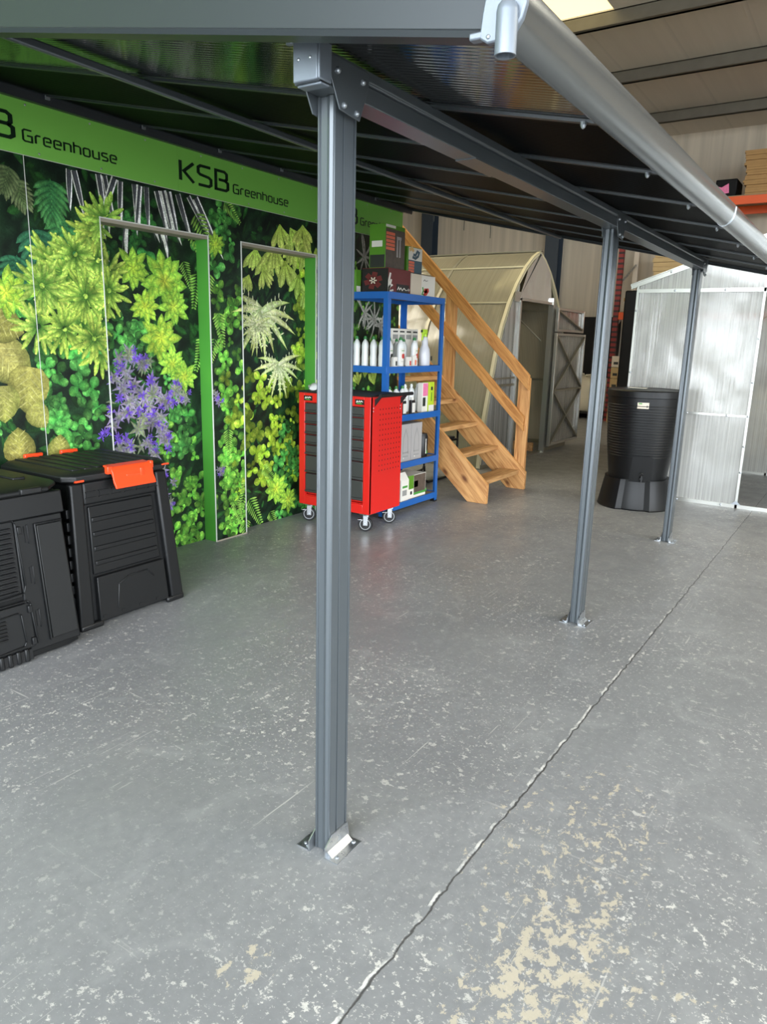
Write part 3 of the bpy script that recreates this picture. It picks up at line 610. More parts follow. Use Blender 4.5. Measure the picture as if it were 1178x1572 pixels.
# posts
PX = (1.505, 3.765, 5.915)
def post_profile():
    # plan outline of the fluted aluminium post, 90 x 55 mm, origin at the corner nearest the viewer
    return [(.004,0),(.034,0),(.034,.0035),(.038,.0035),(.038,0),(.078,0),(.078,.003),(.082,.003),(.082,0),(.09,0),(.09,.05),(.086,.055),(.006,.055),(0,.051),(0,.046),(.004,.044),(.004,.024),(0,.022),(-.003,.014),(0,.003)]
for i, px in enumerate(PX):
    py = 1.146 if i == 0 else 1.150
    pts = [(px+u, py+v) for u, v in post_profile()]
    p = MB().prism(pts, 'Z', .003, ZB0+.0).build('post', M['anthracite'], cano, bevel=.0012, seg=1)
    # foot brackets: an angle plate on each side, bolted to the floor
    for s, y, nm in ((-1, py-.003, 'f'), (1, py+.058, 'b')):
        a, b = px-.022, px+.1
        m = MB().box(a, b, min(y, y+s*.045), max(y, y+s*.045), 0, .004)
        m.prism([(a, .0), (b, .0), (b-.012, .062), (a+.035, .062), (a, .035)], 'Y', y-.002, y+.002)
        m.loft([[(x, y, .02), (x, y+s*.02, .004), (x, y, .004)] for x in (a+.01, b-.01)])
        fb = m.build('foot_bracket', M['galv'], p)
        for x in (px+.0, px+.085): MB().dome((x, y+s*.028, .004), (0,0,1), .007, .005).build('anchor_bolt', M['bolt'], fb)
    # gusset plates either side of the beam
    for s, y in ((-1, py-.0245), (1, YB1+.006)):
        gx = px-.05
        o = [(gx, 2.125), (gx-.002, 2.085), (gx+.035, 2.02), (gx+.115, 2.012), (gx+.15, 2.09), (gx+.155, 2.118), (gx+.15, 2.128), (gx+.02, 2.128)]
        g = MB().prism(o, 'Y', y-.002, y+.002).build('gusset_plate', M['anthracite'], cano, bevel=.0015)
        for bx, bz in ((gx+.025, 2.098), (gx+.125, 2.100), (gx+.05, 2.032), (gx+.1, 2.026)):
            MB().dome((bx, y+s*.002, bz), (0,s,0), .0075, .008).build('bolt', M['bolt'], g)
# gutter
go = [(.656, 2.045), (.656, 2.031), (.640, 2.019), (.622, 2.0055), (.605, 2.008), (.590, 2.018), (.579, 2.034), (.5735, 2.054), (.572, 2.074), (.573, 2.083)]
gi = [(.578, 2.083), (.577, 2.074), (.5785, 2.055), (.584, 2.037), (.594, 2.022), (.607, 2.0125), (.621, 2.0105), (.637, 2.0225), (.651, 2.034), (.651, 2.045)]
gut = MB().prism(go+gi, 'X', XA-.03, XB+.02).build('gutter', M['gutter'], cano, smooth=True, ang=32)
gr = MB().prism([(y+(-.0025 if y < .6 else .0), z-.0025) for y, z in go[2:]]+[(.577, 2.074), (.5785, 2.055), (.584, 2.037), (.594, 2.022), (.607, 2.0125), (.621, 2.0105), (.637, 2.0225)], 'X', 3.515, 3.545).build('joint_ring', M['gutter'], gut, smooth=True)
ec = [(.648, 2.05), (.652, 2.012), (.636, 2.002), (.605, 2.003), (.586, 2.014), (.574, 2.031), (.568, 2.052), (.567, 2.074), (.566, 2.125), (.634, 2.125)]
e = MB().prism(ec, 'X', XA-.045, XA-.03).box(XA-.045, XA-.025, .645, .672, 2.012, 2.024)
e = e.build('end_cap', M['silver_cast'], gut, bevel=.003, smooth=True)
MB().prism(ec, 'X', XB+.02, XB+.03).build('end_cap', M['silver_cast'], gut, bevel=.003)
sp = MB(); cx, cy = XA-.052, .597
sp.loft([[(cx+r*math.cos(2*math.pi*j/24), cy+r*math.sin(2*math.pi*j/24), z) for j in range(24)] for r, z in ((.0155,2.0),(.0155,1.974),(.0185,1.974),(.0185,2.040),(.0165,2.05),(.011,2.057),(.003,2.0585))], caps=True)
sp.build('spout', M['silver_cast'], e, smooth=True, ang=50)
MB().dome((XA-.045, .634, 2.012), (-1,0,0), .004, .003).build('screw', M['bolt'], e)
# ------------------------------------------------------------------ compost bins
def frame_map(bl, br, tl, tr_):
    """(u 0..1, v 0..1, d metres outward) on a bilinear face"""
    bl, br, tl, tr_ = map(Vector, (bl, br, tl, tr_)); n = (br-bl).cross(tl-bl).normalized()
    return lambda u, v, d: tuple(bl*(1-u)*(1-v)+br*u*(1-v)+tl*(1-u)*v+tr_*u*v+n*d)
def sfr(mb, fn, pts, w, d): return mb.stroke(lambda u, v, q: fn(u, v, q), pts, w, 0, d)
b1 = thing('compost_bin', (2.43, 3.53, 0), 'black square compost bin with an orange lid latch, nearer the door', 'compost bin', 'compost bins against the foliage wall')
BX0, BX1, BY0, BY1 = 2.085, 2.765, 3.19, 3.86
TX0, TX1, TY0, TY1, TZ = 2.115, 2.715, 3.245, 3.83, .765
def frus(mb, i0, i1, z0, z1, k=.035):
    def ring(i, z):
        t = z/TZ; x0 = BX0+(TX0-BX0)*t+i; x1 = BX1+(TX1-BX1)*t-i; y0 = BY0+(TY0-BY0)*t+i; y1 = BY1+(TY1-BY1)*t-i
        return [(x0+k,y0,z),(x1-k,y0,z),(x1,y0+k,z),(x1,y1-k,z),(x1-k,y1,z),(x0+k,y1,z),(x0,y1-k,z),(x0,y0+k,z)]
    return mb.loft([ring(i0, z0), ring(i1, z1)])
m = MB(); frus(m, .026, .026, .01, TZ); body = m.build('body', M['black_plastic'], b1, bevel=.008)
fF = frame_map((BX0,BY0,0), (BX1,BY0,0), (TX0,TY0,TZ), (TX1,TY0,TZ))
fR = frame_map((BX1,BY0,0), (BX1,BY1,0), (TX1,TY0,TZ), (TX1,TY1,TZ))
for k, (fn) in enumerate((fF, fR)):
    m = MB()
    m.fbox(fn, .0, .125, 0, 1, -.035, .004).fbox(fn, .875, 1.0, 0, 1, -.035, .004)
    m.fbox(fn, .0, .2, 0, .045, -.02, .008).fbox(fn, .82, 1.0, 0, .045, -.02, .008)
    m.fbox(fn, .125, .875, .845, 1, -.03, -.002)
    m.build('corner_panel', M['black_plastic'], b1, bevel=.012, seg=3)
    m = MB()
    for (u0, u1, v0, v1) in ((.17,.83,.36,.83),): m.fbox(fn, u0, u1, v0, v1, -.03, -.014)
    for j in range(4): m.fbox(fn, .19, .81, .42+.1*j, .455+.1*j, -.02, -.008)
    m.build('upper_panel', M['black_plastic'], b1, bevel=.006)
    m = MB(); m.fbox(fn, .175, .84, .035, .345, -.03, .003)
    sfr(m, fn, [(.34,.09),(.37,.26),(.47,.30),(.66,.30),(.72,.24)], .012, .008)
    lo = m.build('lower_door', M['black_plastic'], b1, bevel=.004)
    for j in range(4): MB().fbox(fn, .2+.17*j, .225+.17*j, .055, .075, -.001, .006).build('lug', M['black_plastic'], lo)
    m = MB()
    for j in range(6): m.fbox(fn, .15+.128*j, .23+.128*j, .90, .925, -.02, .0005)
    m.build('vent_slot', M['slot'], b1)
    m = MB()
    for j in range(6): m.fbox(fn, .14+.128*j, .24+.128*j, .928, .934, -.01, .006).fbox(fn, .14+.128*j, .24+.128*j, .888, .894, -.01, .004)
    m.build('vent_rim', M['black_plastic'], b1)
fL = frame_map((BX0,BY1,0), (BX0,BY0,0), (TX0,TY1,TZ), (TX0,TY0,TZ))
m = MB()
for j in range(9): m.fbox(fL, .905, .955, .09+.085*j, .15+.085*j, -.005, .012)
m.build('hinge_comb', M['black_plastic'], b1, bevel=.003)
# lid
m = MB()
def lring(i, z, k=.05): return [(TX0-.025+i+k,TY0-.02+i,z),(TX1+.025-i-k,TY0-.02+i,z),(TX1+.025-i,TY0-.02+i+k,z),(TX1+.025-i,TY1+.03-i-k,z),(TX1+.025-i-k,TY1+.03-i,z),(TX0-.025+i+k,TY1+.03-i,z),(TX0-.025+i,TY1+.03-i-k,z),(TX0-.025+i,TY0-.02+i+k,z)]
m.loft([lring(.012, .768), lring(0, .775), lring(0, .80), lring(.012, .812), lring(.04, .822)])
for j in range(8): 
    x = TX0+.05+.07*j; m.box(x, x+.045, TY0+.04, TY1-.03, .815, .829)
lid = m.build('lid', M['black_lid'], b1, bevel=.004)
m = MB()
lx0, lx1, ly = 2.36, 2.575, TY0-.026
prof = [(ly+.05,.834),(ly-.012,.83),(ly-.03,.80),(ly-.035,.765),(ly-.05,.738),(ly-.054,.72),(ly-.046,.72),(ly-.03,.745),(ly-.022,.78),(ly,.818),(ly+.05,.824)]
m.loft([[(x, y+(.006 if c else 0), z+c) for y, z in prof] for x, c in ((lx0-.03, .0), (lx0, .0), (lx1, .0), (lx1+.01, .0))])
m.box(lx0-.05, lx0-.02, ly-.018, ly+.01, .795, .834).box(lx1+.005, lx1+.025, ly-.018, ly+.01, .795, .834)
m.box(lx0+.05, lx0+.15, ly-.034, ly-.028, .765, .785).box(lx0+.14, lx0+.16, ly-.036, ly-.028, .765, .81)
m.build('latch', M['orange_latch'], lid, bevel=.004)
m = MB().box(TX0+.02, TX0+.07, TY0-.021, TY0-.006, .772, .782); m.build('latch_tab', M['orange_latch'], lid)
MB().box(TX1-.04, TX1+.01, TY0-.021, TY0-.006, .795, .803).build('latch_tab', M['orange_latch'], lid)
for x in (2.30, 2.52): MB().box(x-.05, x+.06, TY1+.012, TY1+.034, .805, .838).build('hinge', M['orange_latch'], lid, bevel=.006)
# second bin, ribbed double unit at the picture edge
b2 = thing('compost_bin', (1.62, 3.5, 0), 'wide black compost bin with ribbed panels and slotted corners, at the left picture edge', 'compost bin', 'compost bins against the foliage wall')
CX0, CX1, CY0, CY1 = 1.20, 2.035, 3.085, 3.85; UX0, UX1, UY0, UY1, UZ = 1.25, 2.0, 3.14, 3.80, .775
def ring2(i, z, k=.07):
    t = z/UZ; x0 = CX0+(UX0-CX0)*t+i; x1 = CX1+(UX1-CX1)*t-i; y0 = CY0+(UY0-CY0)*t+i; y1 = CY1+(UY1-CY1)*t-i
    return [(x0+k,y0,z),(x1-k,y0,z),(x1,y0+k*.3,z),(x1,y1-k,z),(x1-k,y1,z),(x0+k,y1,z),(x0,y1-k,z),(x0,y0+k,z)]
m = MB().loft([ring2(.012, .01), ring2(.012, UZ)]); m.build('body', M['black_plastic'], b2, bevel=.006)
gF = frame_map((CX0,CY0,0), (CX1,CY0,0), (UX0,UY0,UZ), (UX1,UY0,UZ))
m = MB().fbox(gF, .67, .98, .05, .86, -.02, -.003).fbox(gF, .02, .33, .05, .86, -.02, -.003).fbox(gF, .0, 1, .86, 1, -.03, .002)
m.build('corner_frame', M['black_plastic'], b2, bevel=.006)
m = MB().fbox(gF, .80, .965, .10, .81, -.01, .008); sfr(m, gF, [(.79,.09),(.79,.82),(.97,.82)], .008, .012); m.build('corner_infill', M['black_lid'], b2, bevel=.005)
m = MB()
for v in (.20, .47, .72): m.fbox(gF, .725, .742, v, v+.1, -.02, .0006)
m.build('corner_slot', M['slot'], b2)
m = MB()
for v in (.20, .47, .72): m.fbox(gF, .742, .748, v-.01, v+.105, -.02, .004)
m.build('slot_rim', M['black_plastic'], b2, bevel=.002)
m = MB().fbox(gF, .30, .665, .40, .86, -.02, -.004)
for j in range(14): m.fbox(gF, .31, .64-.0 , .435+.029*j, .448+.029*j, -.01, .010)
sfr(m, gF, [(.31,.865),(.655,.865),(.67,.845),(.685,.47),(.67,.425),(.31,.41)], .008, .008)
m.build('ribbed_panel', M['black_plastic'], b2, bevel=.003)
m = MB().fbox(gF, .30, .70, .085, .36, -.02, .0); sfr(m, gF, [(.3,.375),(.68,.375),(.695,.355),(.71,.1)], .01, .01); sfr(m, gF, [(.3,.30),(.62,.315),(.635,.3),(.645,.13),(.63,.105),(.3,.085)], .008, .008)
for j in range(6): m.fbox(gF, .30, .545, .17+.022*j, .182+.022*j, -.005, .009)
dr = m.build('lower_door', M['black_plastic'], b2, bevel=.003)
for v in (.30, .78, .10): MB().fbox(gF, .675, .70, v, v+.045, -.01, .014).build('clip', M['black_plastic'], b2, bevel=.003)
m = MB()
for j in range(13): m.fbox(gF, .05+.048*j, .075+.048*j, .005, .085, -.01, .008)
m.build('toothed_sill', M['black_plastic'], b2, bevel=.006)
m = MB()
for j in range(13): m.fbox(gF, .0755+.048*j, .0975+.048*j, .012, .075, -.02, .001)
m.build('sill_slot', M['slot'], b2)
m = MB()
def l2(i, z, k=.10): return [(UX0-.02+i+k,UY0-.03+i,z),(UX1+.02-i-k,UY0-.03+i,z),(UX1+.02-i,UY0-.03+i+k,z),(UX1+.02-i,UY1+.03-i-k,z),(UX1+.02-i-k,UY1+.03-i,z),(UX0-.02+i+k,UY1+.03-i,z),(UX0-.02+i,UY1+.03-i-k,z),(UX0-.02+i,UY0-.03+i+k,z)]
m.loft([l2(.02, .776), l2(0, .785), l2(0, .80), l2(.015, .812), l2(.10, .832)])
for j in range(5): m.box(UX0+.1+.12*j, UX0+.16+.12*j, UY0+.1, UY1-.1, .826, .84)
for x in (1.55, 1.78): m.box(x, x+.1, UY0-.045, UY0-.02, .785, .812)
m.build('lid', M['black_lid'], b2, bevel=.005)
# ------------------------------------------------------------------ tool trolley
TX, TXE, TYL, TYR = 4.64, 5.10, 3.165, 3.875
tt = thing('tool_trolley', (4.87, 3.52, 0), 'red rolling tool chest with charcoal drawers and pierced side beside the blue shelf', 'tool chest')
Z0, Z1 = .15, 1.075
m = MB().box(TX+.008, TXE, TYL, TYL+.02, Z0, Z1).box(TX+.008, TXE, TYR-.02, TYR, Z0, Z1).box(TXE-.02, TXE, TYL+.02, TYR-.02, Z0, Z1).box(TX+.02, TXE-.02, TYL+.02, TYR-.02, Z0+.06, Z0+.08)
m.box(TX+.04, TXE-.02, TYL+.02, TYR-.02, Z0+.085, Z1-.06)
m.build('carcass', M['red_paint'], tt)
m = MB().box(TX, TX+.03, TYL, TYL+.06, Z0, Z1).box(TX, TX+.03, TYR-.06, TYR, Z0, Z1).box(TX, TX+.03, TYL+.06, TYR-.06, Z0, Z0+.075).box(TX, TX+.03, TYL+.06, TYR-.06, Z1-.075, Z1)
fr = m.build('front_frame', M['red_paint'], tt, bevel=.003)
for y in (TYR-.14, TYL+.06):
    bd = MB().box(TX-.003, TX, y, y+.085, Z1-.062, Z1-.022).build('badge', M['card_black'], fr)
    MB().stroke(lambda u, v, d: (TX-.003-d, y+.07-u*.055, Z1-.046+v*.014), [(0,0),(.1,1),(.3,.2),(.45,1),(.6,.2),(.8,1),(1,.4)], .22, 0, .001).build('badge_mark', M['card_white'], bd)
    MB().box(TX-.0042, TX-.003, y+.02, y+.07, Z1-.057, Z1-.05).build('badge_mark', M['label_green'], bd)
hs = [.085, .09, .085, .085, .085, .15, .165]; zc = Z1-.08
for h in hs:
    d = MB().box(TX+.003, TX+.05, TYL+.064, TYR-.064, zc-h+.004, zc-.003).build('drawer', M['drawer'], tt, bevel=.003)
    MB().prism([(TX+.004, zc-h+.03), (TX-.014, zc-h+.024), (TX-.016, zc-h+.016), (TX-.004, zc-h+.010), (TX+.004, zc-h+.010)], 'Y', TYL+.068, TYR-.068).build('drawer_pull', M['drawer'], d, bevel=.002)
    zc -= h
m = MB().box(TX-.004, TXE+.004, TYL-.004, TYR+.004, Z1, Z1+.012).box(TX-.004, TXE+.004, TYL-.004, TYL+.006, Z1+.012, Z1+.0138).box(TX-.004, TXE+.004, TYR-.006, TYR+.004, Z1+.012, Z1+.0138).box(TX-.004, TX+.006, TYL+.006, TYR-.006, Z1+.012, Z1+.0138).box(TXE-.006, TXE+.004, TYL+.006, TYR-.006, Z1+.012, Z1+.0138)
m.build('top_tray', M['black_rubber'], tt, bevel=.004)
m = MB()
for i in range(8):
    for j in range(13): 
        x, z = TX+.135+.0415*i, Z1-.10-.0405*j; m.box(x-.0045, x+.0045, TYL-.0006, TYL+.004, z-.006, z+.006)
pf = m.build('pierced_holes', M['slot'], tt); pf['kind'] = 'stuff'
m = MB().cyl((TX+.04, TYL-.06, Z1+.012), (TXE+.05, TYL-.06, Z1+.012), .014, 12)
m.prism([(TYL, Z1-.075), (TYL, Z1-.02), (TYL-.065, Z1+.02), (TYL-.065, Z1+.004)], 'X', TX+.055, TX+.06).prism([(TYL, Z1-.075), (TYL, Z1-.02), (TYL-.065, Z1+.02), (TYL-.065, Z1+.004)], 'X', TXE-.03, TXE-.025)
m.build('push_handle', M['black_rubber'], tt, smooth=True)
for x in (TX+.04, TXE-.03):
    for z in (Z1-.085, Z1-.11): MB().dome((x, TYL, z), (0,-1,0), .006, .004).build('screw', M['bolt'], tt)
def caster(x, y, ang):
    r = .058; c, s = math.cos(ang), math.sin(ang)
    fn = lambda u, v, d: (x+u*c-d*s, y+u*s+d*c, v)
    m = MB().box(x-.05, x+.05, y-.04, y+.04, Z0-.006, Z0)
    for d in (-.02, .017): m.fbox(fn, -.012, .026, .05, Z0-.006, d, d+.003)
    m.fbox(fn, -.02, .026, Z0-.022, Z0-.006, -.02, .02)
    ca = m.build('caster', M['chrome'], tt, bevel=.002)
    MB().cyl(fn(.01, r+.002, -.0145), fn(.01, r+.002, .0145), r, 28).build('tyre', M['black_rubber'], ca, bevel=.003)
    for d in (-.0155, .0145):
        m = MB().loft([[fn(.01+q*math.cos(2*math.pi*j/28), r+.002+q*math.sin(2*math.pi*j/28), dd) for q, dd in ((.039, d), (.044, d), (.044, d+.001), (.039, d+.001))] for j in range(29)], caps=False)
        m.build('wheel_ring', M['wheel_rim'], ca)
    MB().cyl(fn(.01, r+.002, -.024), fn(.01, r+.002, .024), .008, 10).build('axle', M['bolt'], ca)
    if ang > .3: MB().fbox(fn, .03, .075, Z0-.06, Z0-.05, -.015, .015).build('brake_pedal', M['chrome'], ca, bevel=.004)
caster(TX+.05, TYR-.08, R(118)); caster(TX+.05, TYL+.05, R(112)); caster(TXE-.06, TYL+.05, R(128)); caster(TXE-.06, TYR-.07, R(120))
# pale gloves on the tray
g = thing('work_gloves', (4.72, 3.72, Z1+.012), 'pale grey crumpled work gloves lying on the red tool chest', 'gloves')
rnd = random.Random(3); m = MB()
for gx, gy, ga in ((4.775, 3.81, 20), (4.82, 3.72, -25)):
    ca, sa = math.cos(R(ga)), math.sin(R(ga))
    P = lambda u, v, z: (gx+u*ca-v*sa, gy+u*sa+v*ca, Z1+.0145+z)
    m.loft([[P(u, w*math.cos(a), h/2+h/2*math.sin(a)*.98) for a in [2*math.pi*j/12 for j in range(12)]] for u, w, h in ((-.07,.03,.03),(-.02,.042,.06),(.04,.045,.045),(.06,.03,.02))])
    for k in range(4): m.tube([P(.045, -.03+.02*k, .02), P(.08, -.034+.022*k, .03+.012*rnd.random()), P(.115, -.036+.024*k, .012)], .0095, 8)
    m.tube([P(0, .035, .02), P(.03, .065, .03), P(.055, .07, .012)], .0105, 8)
m.build('glove_pair', M['fabric_glove'], g, smooth=True, ang=70)
# ------------------------------------------------------------------ blue shelf and its goods
SX0, SX1, SY0, SY1 = 5.125, 6.07, 3.345, 3.79
sh = thing('shelf_unit', (5.6, 3.57, 0), 'blue steel boltless shelf unit with five levels behind the red tool chest', 'shelf')
LV = (.095, .455, .875, 1.29, 1.888)
for x, sx in ((SX0, 1), (SX1, -1)):
    for y, sy in ((SY0, 1), (SY1, -1)):
        m = MB().box(min(x, x+sx*.045), max(x, x+sx*.045), min(y, y+sy*.002), max(y, y+sy*.002), .004, 1.885).box(min(x, x+sx*.002), max(x, x+sx*.002), min(y+sy*.002, y+sy*.045), max(y+sy*.002, y+sy*.045), .004, 1.885)
        p = m.build('post', M['blue_steel'], sh)
        MB().box(min(x-sx*.002, x+sx*.047), max(x-sx*.002, x+sx*.047), min(y-sy*.002, y+sy*.047), max(y-sy*.002, y+sy*.047), 0, .015).build('foot', M['black_rubber'], p)
for z in LV:
    m = MB().box(SX0+.003, SX1-.003, SY0+.004, SY1-.004, z-.02, z-.008)
    s = m.build('shelf_board', M['chipboard'], sh)
    m = MB().box(SX0, SX1, SY0-.003, SY0+.001, z-.055, z).box(SX0, SX1, SY1-.001, SY1+.003, z-.055, z).box(SX0-.003, SX0+.001, SY0+.001, SY1-.001, z-.055, z).box(SX1-.001, SX1+.003, SY0+.001, SY1-.001, z-.055, z)
    m.box(SX0+.002, SX1-.002, SY0+.001, SY0+.02, z-.055, z-.05).box(SX0+.002, SX1-.002, SY0+.001, SY0+.014, z-.004, z)
    m.build('rail', M['blue_steel'], s, bevel=.0015)
TB = [z-.008+.0008 for z in LV]     # surfaces goods stand on
def carton(name, x0, x1, y0, y1, z0, z1, m, label, prints=(), cat='box', group=None, lidm=None):
    t = thing(name, ((x0+x1)/2, (y0+y1)/2, z0), label, cat, group)
    b = MB().box(x0, x1, y0, y1, z0, z1).build('carton', M[m], t, bevel=.002)
    for f, u0, u1, v0, v1, pm, nm in prints:
        w, d, h = x1-x0, y1-y0, z1-z0
        e = .0007
        if f == 'F': q = MB().box(x0+u0*w, x0+u1*w, y0-e, y0, z0+v0*h, z0+v1*h)
        elif f == 'L': q = MB().box(x0-e, x0, y1-u1*d, y1-u0*d, z0+v0*h, z0+v1*h)
        else: q = MB().box(x0+u0*w, x0+u1*w, y0+v0*d, y0+v1*d, z1, z1+e)
        q.build(nm, M[pm], b)
    return t, b
tz = TB[4]
def on_face(b, f, x0, y0, w, z0, h, strokes, wk, pm, nm='print_mark', e=.0007):
    """picture strokes printed on the front (F) or left (L) face"""
    m = MB(); fn = (lambda u, v, d: (x0+u*w, y0-e-d, z0+v*h)) if f == 'F' else (lambda u, v, d: (x0-e-d, y0-u*w, z0+v*h))
    for st in strokes: m.stroke(fn, st, wk, 0, .0006)
    return m.build(nm, M[pm], b)
def petals(n, r0, r1, cx=.5, cy=.5, o=0): return [[(cx+r0*math.cos(2*math.pi*k/n+o), cy+r0*math.sin(2*math.pi*k/n+o)), (cx+r1*math.cos(2*math.pi*k/n+o), cy+r1*math.sin(2*math.pi*k/n+o))] for k in range(n)]
t, b = carton('gift_box', 5.205, 5.55, 3.40, 3.66, tz, tz+.20, 'card_maroon', 'maroon flower-printed carton on the top blue shelf, left of the cream one', (('L',0,.99,.01,.97,'card_black','dark_panel'), ('F',.36,.93,.02,.40,'card_black','name_panel')))
on_face(b, 'L', 5.205, 3.66, .26, tz, .20, petals(6, .06, .34, .42, .5, .3), .20, 'card_maroon', 'flower_print')
on_face(b, 'L', 5.205, 3.66, .26, tz, .20, petals(6, .03, .14, .42, .5), .05, 'card_cream', 'flower_print', .0014)
on_face(b, 'F', 5.205, 3.40, .345, tz, .20, [[(.02,.05),(.02,.5),(.08,.8)], [(.02,.1),(.12,.55)], [(.0,.2),(.18,.35)], [(.0,.06),(.22,.14)]], .07, 'card_white', 'lily_print')
on_face(b, 'F', 5.205, 3.40, .345, tz, .20, [[(.40,.16),(.45,.28),(.5,.18),(.55,.26),(.62,.16),(.7,.26),(.78,.18),(.86,.2)]], .03, 'card_white', 'name_print', .0014)
on_face(b, 'F', 5.205, 3.40, .345, tz, .20, petals(6, .0, .05, .92, .22), .05, 'card_white', 'flower_print')
t, b = carton('gift_box', 5.562, 5.975, 3.40, 3.64, tz, tz+.185, 'card_cream', 'cream carton with a red fruit print on the top blue shelf', (('F',.42,.99,.02,.98,'card_white','white_panel'),))
on_face(b, 'F', 5.562, 3.40, .413, tz, .185, [[(.52,.12),(.6,.14),(.68,.3),(.66,.42)], [(.58,.2),(.6,.4)], [(.56,.3),(.64,.22)]], .12, 'label_red', 'fruit_print')
on_face(b, 'F', 5.562, 3.40, .413, tz, .185, [[(.45,.1),(.5,.3),(.47,.45)], [(.47,.12),(.55,.1)]], .05, 'label_green', 'leaf_print')
on_face(b, 'F', 5.562, 3.40, .413, tz, .185, [[(.5,.72),(.54,.8),(.6,.74),(.68,.78)]], .02, 'label_dark', 'name_print')
t, b = carton('lid_tray', 5.575, 5.965, 3.42, 3.64, tz+.1862, tz+.193, 'card_black', 'thin dark tray lying on the cream fruit-printed carton', (), 'tray')
t, b = carton('tool_box_carton', 5.13, 5.20, 3.67, 3.78, tz, tz+.185, 'card_green', 'low green carton at the left end of the top blue shelf', (('L',.06,.66,.45,.88,'label_orange','orange_panel'), ('F',.1,.9,.05,.3,'card_white','white_panel')))
t, b = carton('tall_carton', 5.212, 5.505, 3.44, 3.60, tz+.2008, tz+.54, 'card_green', 'tall green and brown carton with salmon stripes, standing on the maroon one', (('L',.15,.8,.48,.62,'card_white','white_label'), ('L',.05,.95,.01,.3,'label_dark','dark_panel'), ('F',.0,1,.0,.9,'card_photo','photo_panel'), ('F',0,.5,.93,.99,'card_white','white_band')))
for k in range(5): on_face(b, 'F', 5.212, 3.44, .293, tz+.2008, .34, [[(.02,.45+.085*k),(.46,.45+.085*k)]], .065, 'label_orange', 'salmon_stripe', .0014)
on_face(b, 'F', 5.212, 3.44, .293, tz+.2008, .34, [[(.6,.28),(.6,.7)], [(.74,.28),(.74,.7)], [(.56,.72),(.8,.72)]], .07, 'card_grey', 'tool_print', .0014)
t, b = carton('small_carton', 5.578, 5.83, 3.46, 3.60, tz+.194, tz+.41, 'card_green', 'small blue and yellow printed carton standing on the cream one', (('F',.10,1,.0,.5,'card_teal','blue_panel'), ('F',.10,1,.5,.98,'card_white','pale_panel')))
for k in range(4): on_face(b, 'F', 5.578, 3.46, .252, tz+.194, .216, [[(.11,.08+.11*k),(.48,.08+.11*k)]], .09, 'label_orange', 'salmon_stripe', .0014)
on_face(b, 'F', 5.578, 3.46, .252, tz+.194, .216, [[(.15,.86),(.3,.95),(.42,.84)]], .13, 'yellow_print', 'picture_print', .0014)
on_face(b, 'F', 5.578, 3.46, .252, tz+.194, .216, [[(.35,.62),(.55,.58),(.72,.68),(.78,.82),(.66,.86),(.55,.7),(.4,.72)]], .1, 'card_teal', 'picture_print', .0014)
# bottles
def make_bottle(name, w, d, h, body, cap, lab, spot, capped=True):
    t = thing(name, (0,0,0), '-', 'bottle')
    n = 20
    prof = ((.82,0),(.96,.012),(1,.05),(1,.34),(.93,.45),(.97,.58),(.98,.7),(.82,.79),(.5,.86),(.30,.885),(.28,.9)) 
    m = MB().loft([[(w/2*k*math.cos(2*math.pi*j/n), d/2*k*math.sin(2*math.pi*j/n), h*z) for j in range(n)] for k, z in prof]); b = m.build('bottle_body', M[body], t, smooth=True, ang=60)
    r = w*.17
    if capped: MB().lathe((0,0,h*.9), ((r,0),(r,.05*h),(r*.75,.06*h),(r*.7,.1*h),(r*.4,.1*h)), 14).build('cap', M[cap], t, smooth=True)
    if spot:
        m = MB()
        for (a0, a1, z0, z1) in ((-1.0, 1.0, .10, .62),):
            m.loft([[(w/2*1.008*q*math.sin(a), -d/2*1.008*q*math.cos(a), h*z) for a in [a0+(a1-a0)*j/8 for j in range(9)]] for z, q in ((.1,1),(.34,1),(.45,.93),(.58,.97),(.62,.98))], caps=False, closed=False)
        lb = m.build('label', M['card_white'], b, smooth=True)
        def band(a0, a1, z0, z1, mt, nm, q=1.02):
            MB().loft([[(w/2*q*math.sin(a), -d/2*q*math.cos(a), h*z) for a in [a0+(a1-a0)*j/5 for j in range(6)]] for z in (z0, z1)], caps=False, closed=False).build(nm, M[mt], lb, smooth=True)
        band(-.5, .5, .30, .42, spot, 'fruit_print'); band(-.35, .35, .28, .44, spot, 'fruit_print'); band(-.6, .6, .53, .55, 'label_green', 'name_print'); band(-.6, .6, .17, .185, 'label_grey', 'name_print')
    return t
def place(t, x, y, z, rz, label, group, first):
    o = t if first else copy_tree(t)
    o.location = (x, y, z); o.rotation_euler = (0, 0, R(rz)); o['label'] = label; o['group'] = group; ORG[o.name] = Vector((x, y, z)); return o
ORD = ['first', 'second', 'third', 'fourth', 'fifth', 'sixth', 'seventh', 'eighth', 'ninth']
b_dark = make_bottle('plant_feed_bottle', .094, .062, .25, 'white_plastic', 'green_cap', 'card_white', 'label_dark')
b_red = make_bottle('plant_feed_bottle', .1, .062, .25, 'white_plastic', 'green_cap', 'card_white', 'label_red')
b_plain = make_bottle('plant_feed_bottle', .086, .06, .235, 'white_plastic', 'green_cap', 'card_white', None)
z2_ = TB[3]; G2 = 'white bottles on the second blue shelf from the top'
for k in range(4): place(b_dark, 5.20, 3.70-.086*k, z2_, 35, '%s white bottle from the foliage wall, left of the front post, second shelf' % ORD[k], G2, k == 0)
place(b_dark, 5.30, 3.44, z2_, 8, 'white bottle with a dark spot just right of the front shelf post, second shelf', G2, False)
place(b_red, 5.485, 3.44, z2_, 5, 'white bottle with a bright red spot at the front middle of the second shelf', G2, True)
place(b_red, 5.715, 3.44, z2_, 12, 'white bottle with a red spot beside the lime spray bottle, second shelf', G2, False)
